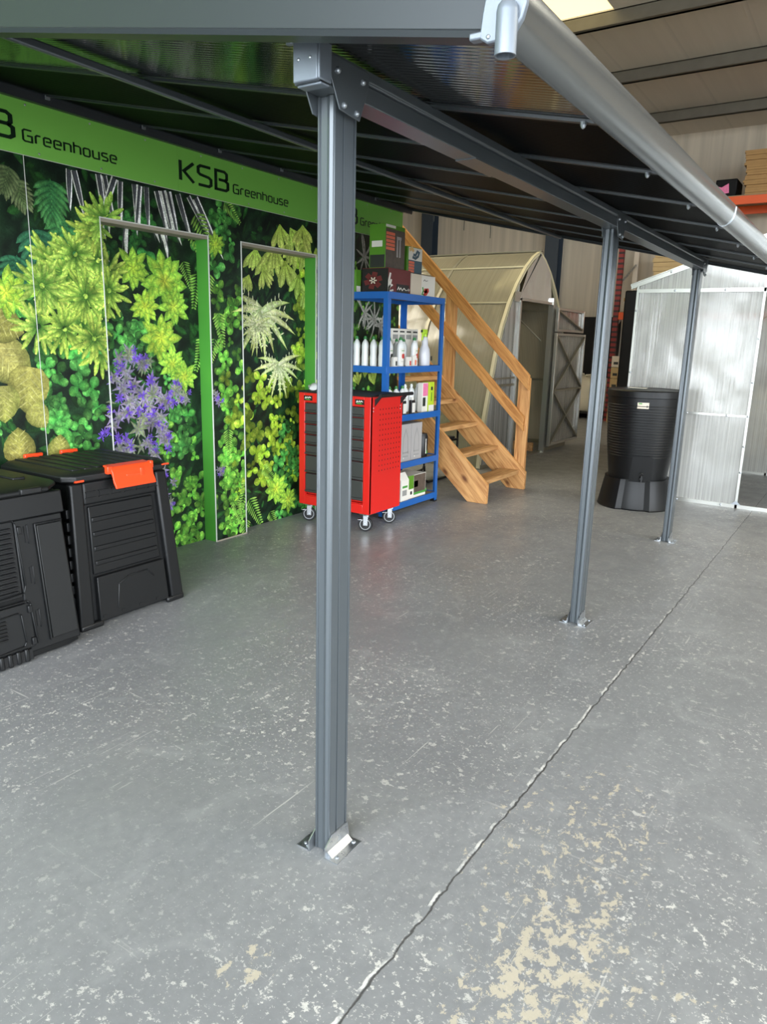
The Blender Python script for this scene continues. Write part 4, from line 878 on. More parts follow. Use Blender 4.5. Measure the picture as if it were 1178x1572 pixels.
place(b_plain, 5.44, 3.525, z2_, 0, 'plain white bottle just left of and behind the bright red-spot bottle, second shelf', G2, True)
place(b_plain, 5.56, 3.53, z2_, 0, 'plain white bottle just right of and behind the bright red-spot bottle, second shelf', G2, False)
place(b_plain, 5.68, 3.53, z2_, 0, 'plain white bottle set back, left of the second red-spot bottle, second shelf', G2, False)
for k in range(4):
    x = 5.57+.113*k
    t, b = carton('seed_box', x, x+.109, 3.585, 3.64, z2_, z2_+.325, 'card_white', '%s tall white carton from the left at the back of the second shelf' % ORD[k], (('F',.15,.85,.9,.94,'label_dark','print_mark'), ('F',.1,.9,.72,.84,'label_grey','print_mark')), 'box', 'tall white cartons at the back of the second shelf')
for k, (x, pm, lab) in enumerate(((5.262,'label_dark','small white carton with dark print left of the bright red-spot bottle, second shelf'), (5.49,'label_red','small white carton with a red mark right of the bright red-spot bottle, second shelf'), (5.578,'label_orange','small white carton standing against the second red-spot bottle'))):
    carton('small_box', x, x+.062, 3.365, 3.39, z2_, z2_+.085+.012*(k == 2), 'card_white', lab, (('F',.5,.9,.15,.6,pm,'print_mark'),), 'box', 'small white cartons on the second shelf')
sp = thing('spray_bottle', (5.865, 3.42, z2_), 'pale spray bottle with a lime trigger at the right of the second shelf', 'spray bottle')
MB().lathe((5.865, 3.42, z2_), ((.058,0),(.062,.02),(.062,.10),(.056,.15),(.036,.185),(.034,.225),(.030,.25),(.018,.262)), 24, 1, .75).build('bottle_body', M['clear_plastic'], sp, smooth=True, ang=60)
m = MB().cyl((5.865,3.42,z2_+.26), (5.865,3.42,z2_+.285), .018, 14).box(5.81, 5.89, 3.408, 3.432, z2_+.285, z2_+.325).prism([(5.815,z2_+.285),(5.83,z2_+.285),(5.823,z2_+.235),(5.807,z2_+.225)], 'Y', 3.413, 3.427)
m.build('trigger_head', M['lime'], sp, bevel=.005); MB().box(5.80, 5.81, 3.412, 3.428, z2_+.298, z2_+.318).build('nozzle', M['card_black'], sp)
MB().box(5.90, 5.923, 3.372, 3.374, z2_+.05, z2_+.09).build('label', M['label_dark'], sp)
z3_ = TB[2]; G3 = 'white bottles on the third blue shelf'
place(b_plain, 5.19, 3.72, z3_+.0, 20, 'white bottle seen over the tool chest, nearest the foliage wall, third shelf', G3, False)
place(b_plain, 5.19, 3.62, z3_, 20, 'white bottle seen over the tool chest, second from the foliage wall, third shelf', G3, False)
for k in range(3): place(b_red, 5.325+.105*k, 3.44, z3_, 6, '%s green-capped bottle right of the front post on the third shelf' % ORD[k], G3, False)
for k in range(3): 
    o = make_bottle('plant_feed_bottle', .08, .06, .25, 'white_plastic', 'white_plastic', 'card_white', None) if k == 0 else o0
    if k == 0: o0 = o
    place(o, 5.735+.092*k, 3.535-.01*k, z3_, 0, '%s white-capped slim bottle from the left on the third shelf' % ORD[k], G3, k == 0)
for k, (x, lab) in enumerate(((5.45, 'small dark bottle with a white label behind the push handle, third shelf'), (5.60, 'small dark bottle with a white label in front of the slim white bottles, third shelf'))):
    t = thing('small_bottle', (x, 3.375, z3_), lab, 'bottle', 'small dark bottles on the third shelf')
    MB().box(x-.032, x+.032, 3.36, 3.39, z3_, z3_+.125).build('bottle_body', M['card_black'], t, bevel=.006); MB().cyl((x, 3.375, z3_+.125), (x, 3.375, z3_+.15), .014, 12).build('cap', M['card_white'], t)
    MB().box(x-.02, x+.03, 3.3592, 3.36, z3_+.015, z3_+.10).build('label', M['card_white'], t)
t, b = carton('seed_pack', 5.82, 5.92, 3.40, 3.45, z3_, z3_+.265, 'card_white', 'pink flower-printed pack on the third shelf, beside the lime one', (('F',.1,.98,.55,.98,'pink','flower_print'), ('F',.1,.6,.2,.5,'label_dark','dark_print')), 'box')
t, b = carton('garden_pack', 5.924, 6.02, 3.39, 3.46, z3_, z3_+.27, 'lime_card', 'lime yellow pack with a dark tool print at the right of the third shelf', (('F',.0,1,.0,.22,'card_white','white_band'), ('F',.35,.7,.72,.84,'label_dark','tool_print'), ('F',.42,.58,.35,.65,'card_green','tool_print')), 'box')
z4_ = TB[1]
for k in range(2):
    x = 5.43+.19*k
    t, b = carton('storage_box', x, x+.184, 3.38, 3.62, z4_, z4_+.335, 'card_grey', '%s grey storage carton of the pair on the fourth shelf' % ('left', 'right')[k], (('F',.3,.36,.08,.12,'card_white','white_spot'),), 'box', 'grey storage cartons on the fourth shelf')
    on_face(b, 'F', x, 3.38, .184, z4_, .335, [[(.26,.2),(.3,.62),(.5,.86),(.7,.62),(.74,.2)], [(.25,.24),(.75,.24)], [(.25,.14),(.75,.14)]], .04, 'label_grey', 'outline_print')
t = thing('canister', (5.905, 3.45, z4_), 'black canister with a pale label on the fourth blue shelf', 'canister')
c = MB().lathe((5.905, 3.45, z4_), ((.062,0),(.066,.01),(.066,.19),(.06,.205),(.058,.215)), 24).build('canister_body', M['card_black'], t, smooth=True, ang=50)
MB().loft([[(5.905+.0668*math.sin(a), 3.45-.0668*math.cos(a), z4_+z) for a in [-.1+.14*j for j in range(7)]] for z in (.03,.06)], caps=False, closed=False).build('label', M['label_green'], c)
MB().loft([[(5.905+.0668*math.sin(a), 3.45-.0668*math.cos(a), z4_+z) for a in [-.25+.05*j for j in range(4)]] for z in (.03,.17)], caps=False, closed=False).build('label', M['card_white'], c)
z5_ = TB[0]
t = thing('feed_carton', (5.52, 3.42, z5_), 'white gable-topped carton on the lowest blue shelf', 'carton')
c = MB().box(5.45, 5.585, 3.37, 3.47, z5_, z5_+.19).prism([(3.37, z5_+.19), (3.47, z5_+.19), (3.425, z5_+.255), (3.415, z5_+.255)], 'X', 5.45, 5.585).build('carton_body', M['card_white'], t, bevel=.002)
MB().box(5.475, 5.56, 3.3692, 3.37, z5_+.12, z5_+.14).build('name_print', M['label_green'], c); MB().box(5.475, 5.55, 3.3692, 3.37, z5_+.05, z5_+.10).build('text_print', M['label_grey'], c)
t, b = carton('garden_tool_carton', 5.592, 5.905, 3.38, 3.60, z5_, z5_+.215, 'card_white', 'green and white carton with a dark photo on the lowest blue shelf', (('L',0,1,.45,1,'card_green','green_panel'), ('F',0,.3,.42,1,'card_green','green_panel'), ('F',.31,.98,.22,.98,'card_photo','photo_panel'), ('F',.31,1,.12,.22,'label_green','green_band'), ('F',.33,.55,.45,.72,'label_red','red_panel'), ('F',.12,.22,.18,.32,'label_dark','dark_spot')))
t = thing('hose_sprayer', (5.965, 3.46, z5_), 'black hand sprayer with a green print at the right of the lowest blue shelf', 'sprayer')
m = MB().lathe((5.965, 3.46, z5_), ((.045,0),(.05,.015),(.05,.08),(.03,.12),(.02,.14),(.02,.17)), 16).tube([(5.965,3.46,z5_+.16),(5.935,3.44,z5_+.2),(5.915,3.43,z5_+.21)], .014); c = m.build('sprayer_body', M['card_black'], t, smooth=True, ang=50)
MB().loft([[(5.965+.0508*math.sin(a), 3.46-.0508*math.cos(a), z5_+z) for a in [-.5+.17*j for j in range(7)]] for z in (.02,.05)], caps=False, closed=False).build('label', M['label_green'], c)
# ------------------------------------------------------------------ wooden stairs beside the printed wall
st = thing('staircase', (6.72, 3.4, 0), 'open pine staircase with a two-rail banister beside the blue shelf', 'stairs')
SXL, SXR, TH = 6.235, 7.155, .045
K = .905   # rise per run
def sy(z): return 2.905+(z-.19)/K
YT = 5.4
def ztop(y): return .19+(y-2.905)*K
def zlow(y): return (y-3.10)*K
for x in (SXL, SXR): 
    o = [(2.90, 0), (3.10, 0), (YT, zlow(YT)), (YT, ztop(YT)), (2.905, .195), (2.895, .19)]
    MB().prism(o, 'X', x, x+TH).build('stringer', M['wood_diag'], st, bevel=.004)
nt_ = 10
for k in range(nt_):
    z = .205+.2325*k; y = 2.965+(.2325/K)*k
    if y+.2 > YT: break
    MB().box(SXL+TH+.001, SXR-.001, y, y+.20, z-.042, z).build('tread', M['wood_tread'], st, bevel=.003)
XR = SXR+TH
def rail(z0, zw, y0, y1, cut):
    a = lambda y: z0+(y-2.93)*.965
    MB().prism([(y0, a(y0)), (y1, a(y1)), (y1, a(y1)-zw), (y0+cut, a(y0)-zw+cut*.965), (y0, a(y0)-zw+.03)], 'X', XR+.04, XR+.075)
    return MB().prism([(y0, a(y0)), (y1, a(y1)), (y1, a(y1)-zw), (y0, a(y0)-zw)], 'X', XR-.044, XR-.002)
rail(1.195, .155, 2.925, 4.95, 0).build('handrail', M['wood_rail'], st, bevel=.005)
rail(.735, .145, 2.955, 4.95, 0).build('mid_rail', M['wood_rail'], st, bevel=.004)
for y, z0, z1 in ((2.93, .06, 1.16), (3.83, .86, 2.02), (4.7, 1.66, 2.86)):
    MB().box(XR+.001, XR+.045, y, y+.125, z0, z1).build('newel_post', M['wood_post'], st, bevel=.004)
# black tube-framed seat under the stairs
ch = thing('tube_frame_seat', (7.07, 4.08, 0), 'black tube-framed seat standing beneath the pine stairs', 'seat')
cx0, cx1, cy0, cy1 = 6.74, 7.46, 3.87, 4.3
for y in (cy0, cy1):
    MB().tube([(cx0, y, .60), (cx1-.1, y, .62), (cx1-.03, y, .60), (cx1, y, .54), (cx1, y, .06), (cx1-.03, y, .02), (cx1-.1, y, .0125), (cx0+.06, y, .0125), (cx0, y, .05), (cx0-.02, y, .2)], .0125, 8).build('side_frame', M['black_frame'], ch, smooth=True, ang=60)
MB().cyl((cx0+.1, cy0, .0125), (cx0+.1, cy1, .0125), .0125, 8).build('runner', M['black_frame'], ch, smooth=True)
MB().cyl((cx0+.02, cy0, .42), (cx0+.02, cy1, .42), .0125, 8).cyl((cx0+.02, cy0, .42), (cx1, cy0, .42), .0125, 8).cyl((cx0+.02, cy1, .42), (cx1, cy1, .42), .0125, 8).build('seat_frame', M['black_frame'], ch, smooth=True)
MB().box(cx0+.04, cx1-.03, cy0+.014, cy1-.014, .425, .455).build('seat_pad', M['chair_black'], ch, bevel=.012, seg=3)
# ------------------------------------------------------------------ arched greenhouse
ag = thing('arched_greenhouse', (9.46, 5.7, 0), 'large cream pointed-arch greenhouse with open gable doors, behind the wooden stairs', 'greenhouse')
GX, GY, GD = 9.455, 3.80, 4.2
half = [(1.47,0),(1.44,.3),(1.37,.65),(1.27,1.0),(1.17,1.36),(1.03,1.7),(.86,1.98),(.66,2.22),(.42,2.44),(.2,2.585),(0,2.67)]
arc = [(GX-a, z) for a, z in half]+[(GX+a, z) for a, z in half[-2::-1]]
def shell(mb, y0, y1, t=.004):
    n = len(arc)
    inn = [(GX+(x-GX)*(1-t/1.4), z-t if z > .1 else z) for x, z in arc]
    return mb.loft([[(x, y, z+.006) for x, z in arc]+[(x, y, z+.006) for x, z in inn[::-1]] for y in (y0, y1)])
for side in (0, 1):
    a_ = arc[:11] if side == 0 else arc[10:]
    inn = [(GX+(x-GX)*.9968, z-.005) for x, z in a_]
    MB().loft([[(x, y, z+.006) for x, z in a_]+[(x, y, z+.006) for x, z in inn[::-1]] for y in (GY+.02, GY+GD)]).build('roof_skin', M['poly_arch'], ag, smooth=True, ang=40)
for k in range(5):
    y = GY+.02+k*(GD-.06)/4
    m = MB()
    for a_ in (arc[:11], arc[10:]):
        rings = []
        for i, (x, z) in enumerate(a_):
            sx_ = -1 if x < GX else 1
            rings.append([(x-(GX-x)*.018+(0), y-.0, z+.012), (x-(GX-x)*.018, y+.04, z+.012), (x+(GX-x)*.02, y+.04, z-.03 if z > .05 else z+.004), (x+(GX-x)*.02, y, z-.03 if z > .05 else z+.004)])
        m.loft(rings)
    m.build('arch_rib', M['alu_dull'] if k else M['poly_rim'], ag, smooth=True, ang=40)
for i in (3, 6, 8):
    x, z = half[i]
    m = MB().box(GX-x+.02, GX-x+.045, GY+.06, GY+GD-.02, z-.03, z-.0); m.build('purlin', M['alu_dull'], ag)
    MB().box(GX+x-.045, GX+x-.02, GY+.06, GY+GD-.02, z-.03, z).build('purlin', M['alu_dull'], ag)
for i in (6, 8):
    x, z = half[i]
    MB().box(GX-x-.016, GX-x-.004, GY+.06, GY+GD-.02, z+.004, z+.02).build('cover_strip', M['poly_rim'], ag)
MB().box(GX-.03, GX+.03, GY, GY+GD, 2.675, 2.69).build('ridge_strip', M['alu_dull'], ag)
m = MB().box(GX-1.46, GX-1.42, GY+.06, GY+GD, 0, .05).box(GX+1.42, GX+1.46, GY+.06, GY+GD, 0, .05).box(GX-1.46, 8.82, GY, GY+.04, 0, .05).box(9.93, GX+1.46, GY, GY+.04, 0, .05).box(8.86, 9.93, GY, GY+.04, 0, .02)
m.build('base_rail', M['alu_dull'], ag)
DL, DR, DH = 8.86, 9.92, 2.03
# gable skin in three pieces around the doorway
def gable(pts, y): return MB().loft([[(x, yy, z) for x, z in pts] for yy in (y, y+.006)])
def xat(z):
    for (a, za), (b, zb) in zip(half, half[1:]):
        if za <= z <= zb: return a+(b-a)*(z-za)/(zb-za)
    return 0
left = [(GX-a+.03, z+.01) for a, z in half]; left = [p for p in left if p[0] < DL-.03]+[(DL-.03, [z for z in [i*.005 for i in range(530)] if xat(z) >= GX-DL+.06][-1]), (DL-.03, .02)]
gable(left, GY+.01).build('gable_panel', M['poly_clear'], ag)
top = [(DL-.02, DH+.03)]+[(GX-a+.03, z-.02) for a, z in half if z > DH+.08 and a < GX-DL]+[(GX+a-.03, z-.02) for a, z in half[::-1] if z > DH+.08 and a < DR+.02-GX]+[(DR+.02, DH+.03)]
gable(top, GY+.01).build('gable_panel', M['poly_clear'], ag)
right = [(DR+.05, .02), (DR+.05, 2.1)]+[(GX+a-.03, z+.01) for a, z in half[::-1] if z <= 2.1 and GX+a > DR+.08]
gable(right, GY+.01).build('gable_panel', M['poly_clear'], ag)
gable([(x, z) for x, z in [(GX-a+.03, z+.01) for a, z in half]+[(GX+a-.03, z+.01) for a, z in half[::-1]]], GY+GD-.03).build('rear_gable', M['poly_arch'], ag)
m = MB().box(DL-.035, DL, GY-.02, GY+.04, 0, DH+.03).box(DR, DR+.05, GY-.03, GY+.04, 0, DH+.09).box(DL-.035, DR+.05, GY-.02, GY+.04, DH, DH+.035).box(DL-.2, DL-.03, GY-.012, GY+.0, DH-.02, DH+.1)
m.build('door_frame', M['alu'], ag)
MB().box(GX-1.28, DL-.04, GY-.004, GY+.04, .98, 1.01).box(GX-1.27, DL-.04, GY-.004, GY+.04, 1.07, 1.09).build('gable_rail', M['alu_dull'], ag)
MB().box(GX-1.1, GX+1.1, GY+GD-.06, GY+GD-.035, .98, 1.02).box(GX-.9, GX+.9, GY+GD-.06, GY+GD-.035, 1.98, 2.02).build('gable_rail', M['alu_dull'], ag)
def leaf_door(z0, z1, x0, x1, xs, name):
    y = GY-.075
    rr = .02
    m = MB().box(x0, x0+.04, y-.02, y+.02, z0, z1).box(x1-.035, x1, y-.02, y+.02, z0, z1).box(x0+.04, x1-.035, y-.018, y+.018, z0, z0+.035).box(x0+.04, x1-.035, y-.018, y+.018, z1-.035, z1)
    d = m.build(name, M['alu'], ag, bevel=.004)
    m = MB()
    for s in xs: m.beam((s[0], y-.008, s[1]), (s[2], y-.008, s[3]), .02, .035, (0,-1,0))
    m.build('brace', M['alu_dull'], d)
    MB().box(x0+.02, x1-.02, y+.020, y+.026, z0+.02, z1-.02).build('door_sheet', M['poly_clear'], d)
lx0, lx1 = 9.97, 11.19; mz = .87
leaf_door(.085, 1.66, lx0, lx1, [(lx0+.04,mz,lx1-.03,1.62),(lx0+.04,1.62,lx1-.03,mz+.02),(lx0+.04,.12,lx1-.03,mz),(lx0+.04,mz-.02,lx1-.03,.12),(lx0+.04,mz,lx1-.03,mz)], 'lower_door_leaf')
leaf_door(1.68, 2.0, lx0, lx1-.12, [(lx0+.04,1.96,lx1-.16,1.72)], 'upper_door_leaf')
MB().beam((DL+.05, GY+.25, 2.0), (DR-.05, GY+.1, 1.55), .012, .012).build('stay_rod', M['alu_dull'], ag)
t = thing('timber_bed_edge', (9.4, 4.1, 0), 'reddish low timber board on the floor inside the arched greenhouse doorway', 'timber')
MB().box(8.95, 9.95, 4.35, 4.39, 0, .17).box(9.91, 9.95, 3.93, 4.35, 0, .12).build('board', M['wood_tread'], t)
# ------------------------------------------------------------------ water butt on its stand
wb = thing('rain_barrel', (7.18, 1.76, 0), 'black ribbed rain barrel on a flared black stand between the canopy posts', 'barrel')
bx, by = 7.18, 1.755
n = 48; rings = []
for r, z in ((.345,0),(.35,.01),(.345,.02),(.30,.27),(.30,.285),(.285,.285)):
    ring = []
    for j in range(n):
        a = 2*math.pi*j/n; d = (a-math.pi+math.pi) ; aa = (a-R(190)+math.pi) % (2*math.pi)-math.pi
        k = .90 if abs(aa) < .40 else 1
        ring.append((bx+r*k*math.cos(a), by+r*k*math.sin(a), z))
    rings.append(ring)
MB().loft(rings).build('stand', M['barrel'], wb, smooth=True, ang=28)
rp = []
for z, r in [(.20,.262),(.27,.266),(.45,.289),(.62,.308),(.8,.323),(.95,.332),(1.06,.336)]: rp.append((r, z))
MB().lathe((bx, by, .0), rp, 56).build('barrel_body', M['barrel'], wb, smooth=True, ang=30)
m = MB()
def rad(z):
    for (r0, z0), (r1, z1) in zip(rp, rp[1:]):
        if z0 <= z <= z1: return r0+(r1-r0)*(z-z0)/(z1-z0)
for k in range(20):
    z = .50+.025*k; q = rad(z)
    m.loft([[(bx+(q+dr)*math.cos(2*math.pi*j/56), by+(q+dr)*math.sin(2*math.pi*j/56), z+dz) for dr, dz in ((-.002,-.006),(.0025,-.003),(.0025,.003),(-.002,.006))] for j in range(57)], caps=False)
m.build('rib', M['barrel'], wb, smooth=True, ang=60)
MB().lathe((bx, by, 0), ((.336,1.045),(.346,1.05),(.346,1.105),(.335,1.115),(.32,1.108),(.05,1.125),(.01,1.125)), 56).build('lid', M['barrel'], wb, smooth=True, ang=30)
vd = math.atan2(0-by, 0-bx)+.12
def bp(a, r, z): return (bx+r*math.cos(vd+a), by+r*math.sin(vd+a), z)
m = MB().loft([[bp(a, rad(z)+.012, z) for a in (-w_, -w_*.5, 0, w_*.5, w_)] for w_, z in ((.38,.27),(.35,.36),(.30,.50),(.26,.515))], caps=False, closed=False)
m.loft([[bp(a, rad(z)-.005, z) for a in (-w_, -w_*.5, 0, w_*.5, w_)] for w_, z in ((.40,.27),(.37,.36),(.32,.51),(.26,.53))], caps=False, closed=False)
m.build('tap_plate', M['barrel'], wb, smooth=True, ang=40)
sl = MB().loft([[bp(a, rad(.985)+.0015, z) for a in [-.30+.06*j for j in range(6)]] for z in (.955,1.01)], caps=False, closed=False).build('sticker', M['card_cream'], wb)
m = MB().loft([[bp(a, rad(.985)+.002, z) for a in [-.27+.045*j for j in range(3)]] for z in (.995,1.005)], caps=False, closed=False); m.build('sticker_print', M['label_green'], sl)
MB().loft([[bp(a, rad(.985)+.002, z) for a in [-.06, -.03]] for z in (.965,.985)], caps=False, closed=False).build('sticker_print', M['label_dark'], sl)
m = MB().box(bx-.12, bx-.02, by-.02, by+.14, 1.1245, 1.127); m.build('lid_paper', M['card_white'], wb)
m = MB().cyl(bp(0, .27, .31), bp(0, .33, .31), .014, 10).cyl(bp(0, .322, .34), bp(0, .322, .28), .012, 10).tube([bp(-.05,.315,.35), bp(0,.318,.36), bp(.05,.315,.35)], .006); m.build('tap', M['black_frame'], wb, smooth=True)
# ------------------------------------------------------------------ clear gabled greenhouse on the right
rg = thing('gabled_greenhouse', (8.8, .55, 0), 'clear twin-wall polycarbonate greenhouse with a gable front beyond the last canopy post', 'greenhouse')
RX, RD = 7.68, 2.30; YL, YR, YA, ZE, ZA = 2.06, -.96, .55, 2.10, 2.64
J1, J2, JH = .915, .10, 2.02
def ztop_r(y): return ZA-(ZA-ZE)*abs(y-YA)/(YL-YA)
def gp_(x, pts, nm, mt='poly_clear'): return MB().loft([[(xx, y, z) for y, z in pts] for xx in (x, x+.006)]).build(nm, M[mt], rg)
gp_(RX, [(YL,.03),(YL,ztop_r(YL)),(J1,ztop_r(J1)),(J1,.03)], 'gable_panel')
gp_(RX, [(J2,.03),(J2,ztop_r(J2)),(YR,ztop_r(YR)),(YR,.03)], 'gable_panel')
gp_(RX, [(J1,JH+.03),(J1,ztop_r(J1)),(YA,ZA),(J2,ztop_r(J2)),(J2,JH+.03)], 'gable_panel')
gp_(RX+RD, [(YL,.03),(YL,ZE),(YA,ZA),(YR,ZE),(YR,.03)], 'rear_gable')
MB().box(RX+.02, RX+RD, YL-.006, YL, .03, ZE).build('side_panel', M['poly_clear'], rg)
MB().box(RX+.02, RX+RD, YR, YR+.006, .03, ZE).build('side_panel', M['poly_clear'], rg)
for y0, z0, y1, z1 in ((YL+.06, ZE-.02, YA, ZA), (YR-.06, ZE-.02, YA, ZA)):
    MB().loft([[(x, y0, z0+.012), (x, y1, z1+.012), (x, y1, z1+.018), (x, y0, z0+.018)] for x in (RX-.03, RX+RD+.03)]).build('roof_panel', M['poly_clear'], rg)
    m = MB().beam((RX-.012, y0, z0), (RX-.012, y1, z1), .022, .05); m.build('gable_rafter', M['alu'], rg)
    MB().beam((RX+RD+.02, y0, z0), (RX+RD+.02, y1, z1), .022, .045).build('gable_rafter', M['alu'], rg)
w_ = .022
for x in (RX-.012, RX+RD+.02):
    m = MB()
    for y in (YL, J1, J2, YR): m.box(x-w_/2, x+w_/2, y-w_/2 if y != YL else y-w_, y+w_/2 if y != YL else y, 0, ztop_r(y)-.02)
    m.build('upright', M['alu'], rg)
    m = MB().box(x-w_/2, x+w_/2, YR, YL, 0, .035).box(x-w_/2, x+w_/2, J1+.012, YL-.022, .875, .895).box(x-w_/2, x+w_/2, YR+.012, J2-.012, .875, .895).box(x-w_/2, x+w_/2, YR+.012, YL-.022, JH, JH+.035)
    m.build('crossbar', M['alu'], rg)
for y in (YL-.03, YR+.008):
    for z in (.0, .88, 2.06): MB().box(RX, RX+RD, y, y+.022, z, z+.03).build('side_rail', M['alu'], rg)
    for k in (1, 2): 
        x = RX+RD*k/3; MB().box(x-.012, x+.012, y, y+.02, .03, 2.06).build('side_post', M['alu_dull'], rg)
MB().box(RX-.02, RX+RD+.02, YA-.03, YA+.03, ZA+.02, ZA+.035).build('ridge_strip', M['alu'], rg)
MB().beam((RX+.05, YL-.05, 1.25), (RX+RD-.05, YL-.05, 2.05), .015, .03).beam((RX+RD+.0, YL-.05, 1.2), (RX+RD+.0, YA, 2.35), .015, .035, (1,0,0)).build('brace', M['alu_dull'], rg)
MB().beam((RX+.022, 2.03, 1.37), (RX+.022, 1.35, 2.0), .012, .03, (1,0,0)).build('brace', M['alu_dull'], rg)
for y, z in ((YL-.012,1.25),(YL-.012,.55),(YL-.012,1.85),(1.46,.885),(1.10,.885),(1.46,.018),(1.05,.018),(J1,.35),(J1,.6),(J1,1.2),(J1,1.6),(1.7,JH+.018),(1.25,JH+.018),(1.75,2.21),(J1,.885)):
    MB().dome((RX-.023, y, z), (-1,0,0), .011, .008).build('fixing_bolt', M['bolt'], rg)
m = MB().prism([(J1, .035), (J1, .075), (J1-.04, .035)], 'X', RX-.026, RX-.023).prism([(J1, .035), (J1, .075), (J1+.05, .035)], 'X', RX-.026, RX-.023); m.build('corner_plate', M['bolt'], rg)
# ------------------------------------------------------------------ goods at the back of the hall
def bag(cx, cy, w, d, h, z0, label, seed):
    t = thing('bulk_bag', (cx, cy, z0), label, 'bag', 'white bulk bags'); rd = random.Random(seed); rings = []
    n = 28
    for z, k in ((0,.9),(.04,.98),(.2,1.04),(.45,1.06),(.7,1.02),(.85,.95),(.93,.8),(.97,.5),(.98,.15)):
        ring = []
        for j in range(n):
            a = 2*math.pi*j/n; q = k*(1+.035*math.sin(3*a+seed+z*5)+rd.uniform(-.015, .015)); c_, s_ = math.cos(a), math.sin(a)
            e = (abs(c_)**5+abs(s_)**5)**(-.2)
            ring.append((cx+w/2*q*c_*e, cy+d/2*q*s_*e, z0+h*z+(rd.uniform(-.02, .03) if z > .8 else 0)))
        rings.append(ring)
    MB().loft(rings).build('bag_body', M['bag_white'], t, smooth=True, ang=80)
    for sx_ in (-1, 1):
        for sy_ in (-1, 1): MB().tube([(cx+sx_*w*.42, cy+sy_*d*.3, z0+h*.86), (cx+sx_*w*.40, cy+sy_*d*.24, z0+h*1.04), (cx+sx_*w*.3, cy+sy_*d*.12, z0+h*1.02), (cx+sx_*w*.26, cy+sy_*d*.1, z0+h*.95)], .018, 6).build('lifting_loop', M['bag_white'], t)
def pallet(x0, x1, y0, y1, label, m='pallet_dark'):
    t = thing('pallet', ((x0+x1)/2, (y0+y1)/2, 0), label, 'pallet')
    mb = MB().box(x0, x1, y0, y1, .11, .14)
    mb.build('deck', M[m], t)
    for k in range(3):
        y = y0+(y1-y0-.1)*k/2; MB().box(x0, x1, y, y+.1, 0, .11).build('skid', M[m], t)
pallet(15.2, 16.3, 4.56, 5.85, 'black pallet under the white bulk bag at the back wall')
bag(15.75, 5.16, 1.0, 1.05, .74, .14, 'white bulk bag on the black pallet, left of the ribbed barrel', 2)
bag(11.6, 1.22, .9, .9, .95, 0, 'white bulk bag seen through the clear greenhouse doorway at the right picture edge', 5)
def blk(x0, x1, y0, y1, h, lab):
    t = thing('wrapped_stack', ((x0+x1)/2, (y0+y1)/2, 0), lab, 'stack', 'stacks wrapped in black film')
    MB().box(x0, x1, y0, y1, .0, .12).build('pallet_base', M['pallet_dark'], t)
    rd = random.Random(int(h*100)); m = MB(); n = 7
    rings = [[(x0+.02+rd.uniform(-.02,.02),y0+.02,z),(x1-.02,y0+.02+rd.uniform(-.02,.02),z),(x1-.02,y1-.02,z),(x0+.02+rd.uniform(-.02,.02),y1-.02,z)] for z in [.12+(h-.12)*k/n for k in range(n+1)]]
    m.loft(rings).build('film_wrap', M['film_black'], t, bevel=.03)
blk(16.35, 16.65, 4.72, 6.05, 2.12, 'tall stack in black film against the back wall behind the white bulk bag')
blk(14.0, 14.75, 3.35, 4.0, 2.50, 'tallest stack in black film, beside the clear greenhouse corner and the racking')
# racking
rk = thing('pallet_rack', (15.6, .5, 0), 'tall pallet rack with red uprights and orange beams at the back right', 'rack')
RKX0, RKX1 = 15.1, 16.2; RY = (4.42, 1.1, -2.2)
for y in RY:
    for x in (RKX0, RKX1):
        m = MB().box(x-.04, x+.04, y-.05, y-.045, 0, 5.2).box(x-.04, x+.04, y+.045, y+.05, 0, 5.2).box(x-.04, x-.035, y-.045, y+.045, 0, 5.2); u = m.build('upright', M['red_upright' if x == RKX0 else 'card_cream'], rk)
    for k in range(6): MB().beam((RKX0+.04, y, .3+.8*k), (RKX1-.04, y, .75+.8*k), .03, .03).build('lattice_brace', M['galv'], rk)
for z in (2.02, 4.02):
    for a, b in ((0,1),(1,2)):
        for x in (RKX0, RKX1): MB().box(x-.03, x+.03, RY[b]+.051, RY[a]-.051, z, z+.14).build('beam', M['orange_beam'], rk, bevel=.004)
        MB().box(RKX0-.02, RKX1+.02, RY[b]+.06, RY[a]-.06, z+.141, z+.155).build('deck', M['chipboard'], rk)
def card_stack(x0, x1, y0, y1, z0, z1, n, lab, m='cardboard', lean=0., seed=1):
    t = thing('cardboard_stack', ((x0+x1)/2, (y0+y1)/2, z0), lab, 'cardboard stack', 'stacks of flat cardboard on the rack'); rd = random.Random(seed)
    h = (z1-z0)/n
    for k in range(n):
        o = rd.uniform(-.02, .02)+lean*k/n; MB().box(x0+rd.uniform(-.02,.02), x1, y0+o, y1+o+rd.uniform(-.02,.02), z0+h*k, z0+h*(k+.93)).build('cardboard_sheet', M[m], t)
card_stack(15.12, 16.1, 1.98, 2.36, 4.176, 4.92, 18, 'brown stack of flat cardboard on the high orange beam, beside the black bag', lean=.06)
card_stack(15.12, 16.1, 1.3, 1.92, 4.176, 4.86, 16, 'dark brown cardboard stack at the right picture edge on the high orange beam', seed=4)
card_stack(15.12, 16.1, 3.25, 3.80, 2.176, 3.34, 14, 'pale layered cardboard stack above the clear greenhouse roof edge', 'cardboard2', seed=5)
card_stack(15.12, 16.1, 3.98, 4.28, 2.176, 2.44, 4, 'low cardboard stack on the lower orange beam, just right of the middle canopy post', seed=6)
t = thing('holdall', (15.5, 2.68, 4.176), 'black bag with a pink patch on the high orange beam', 'bag')
MB().loft([[(15.15+.6*u, 2.5+.36*v_, 4.176+z) for u, v_ in ((0,.0),(1,.0),(1,1),(0,1))] for z in (0,.02,.2,.3)]).build('bag_body', M['film_black'], t, bevel=.05, seg=3)
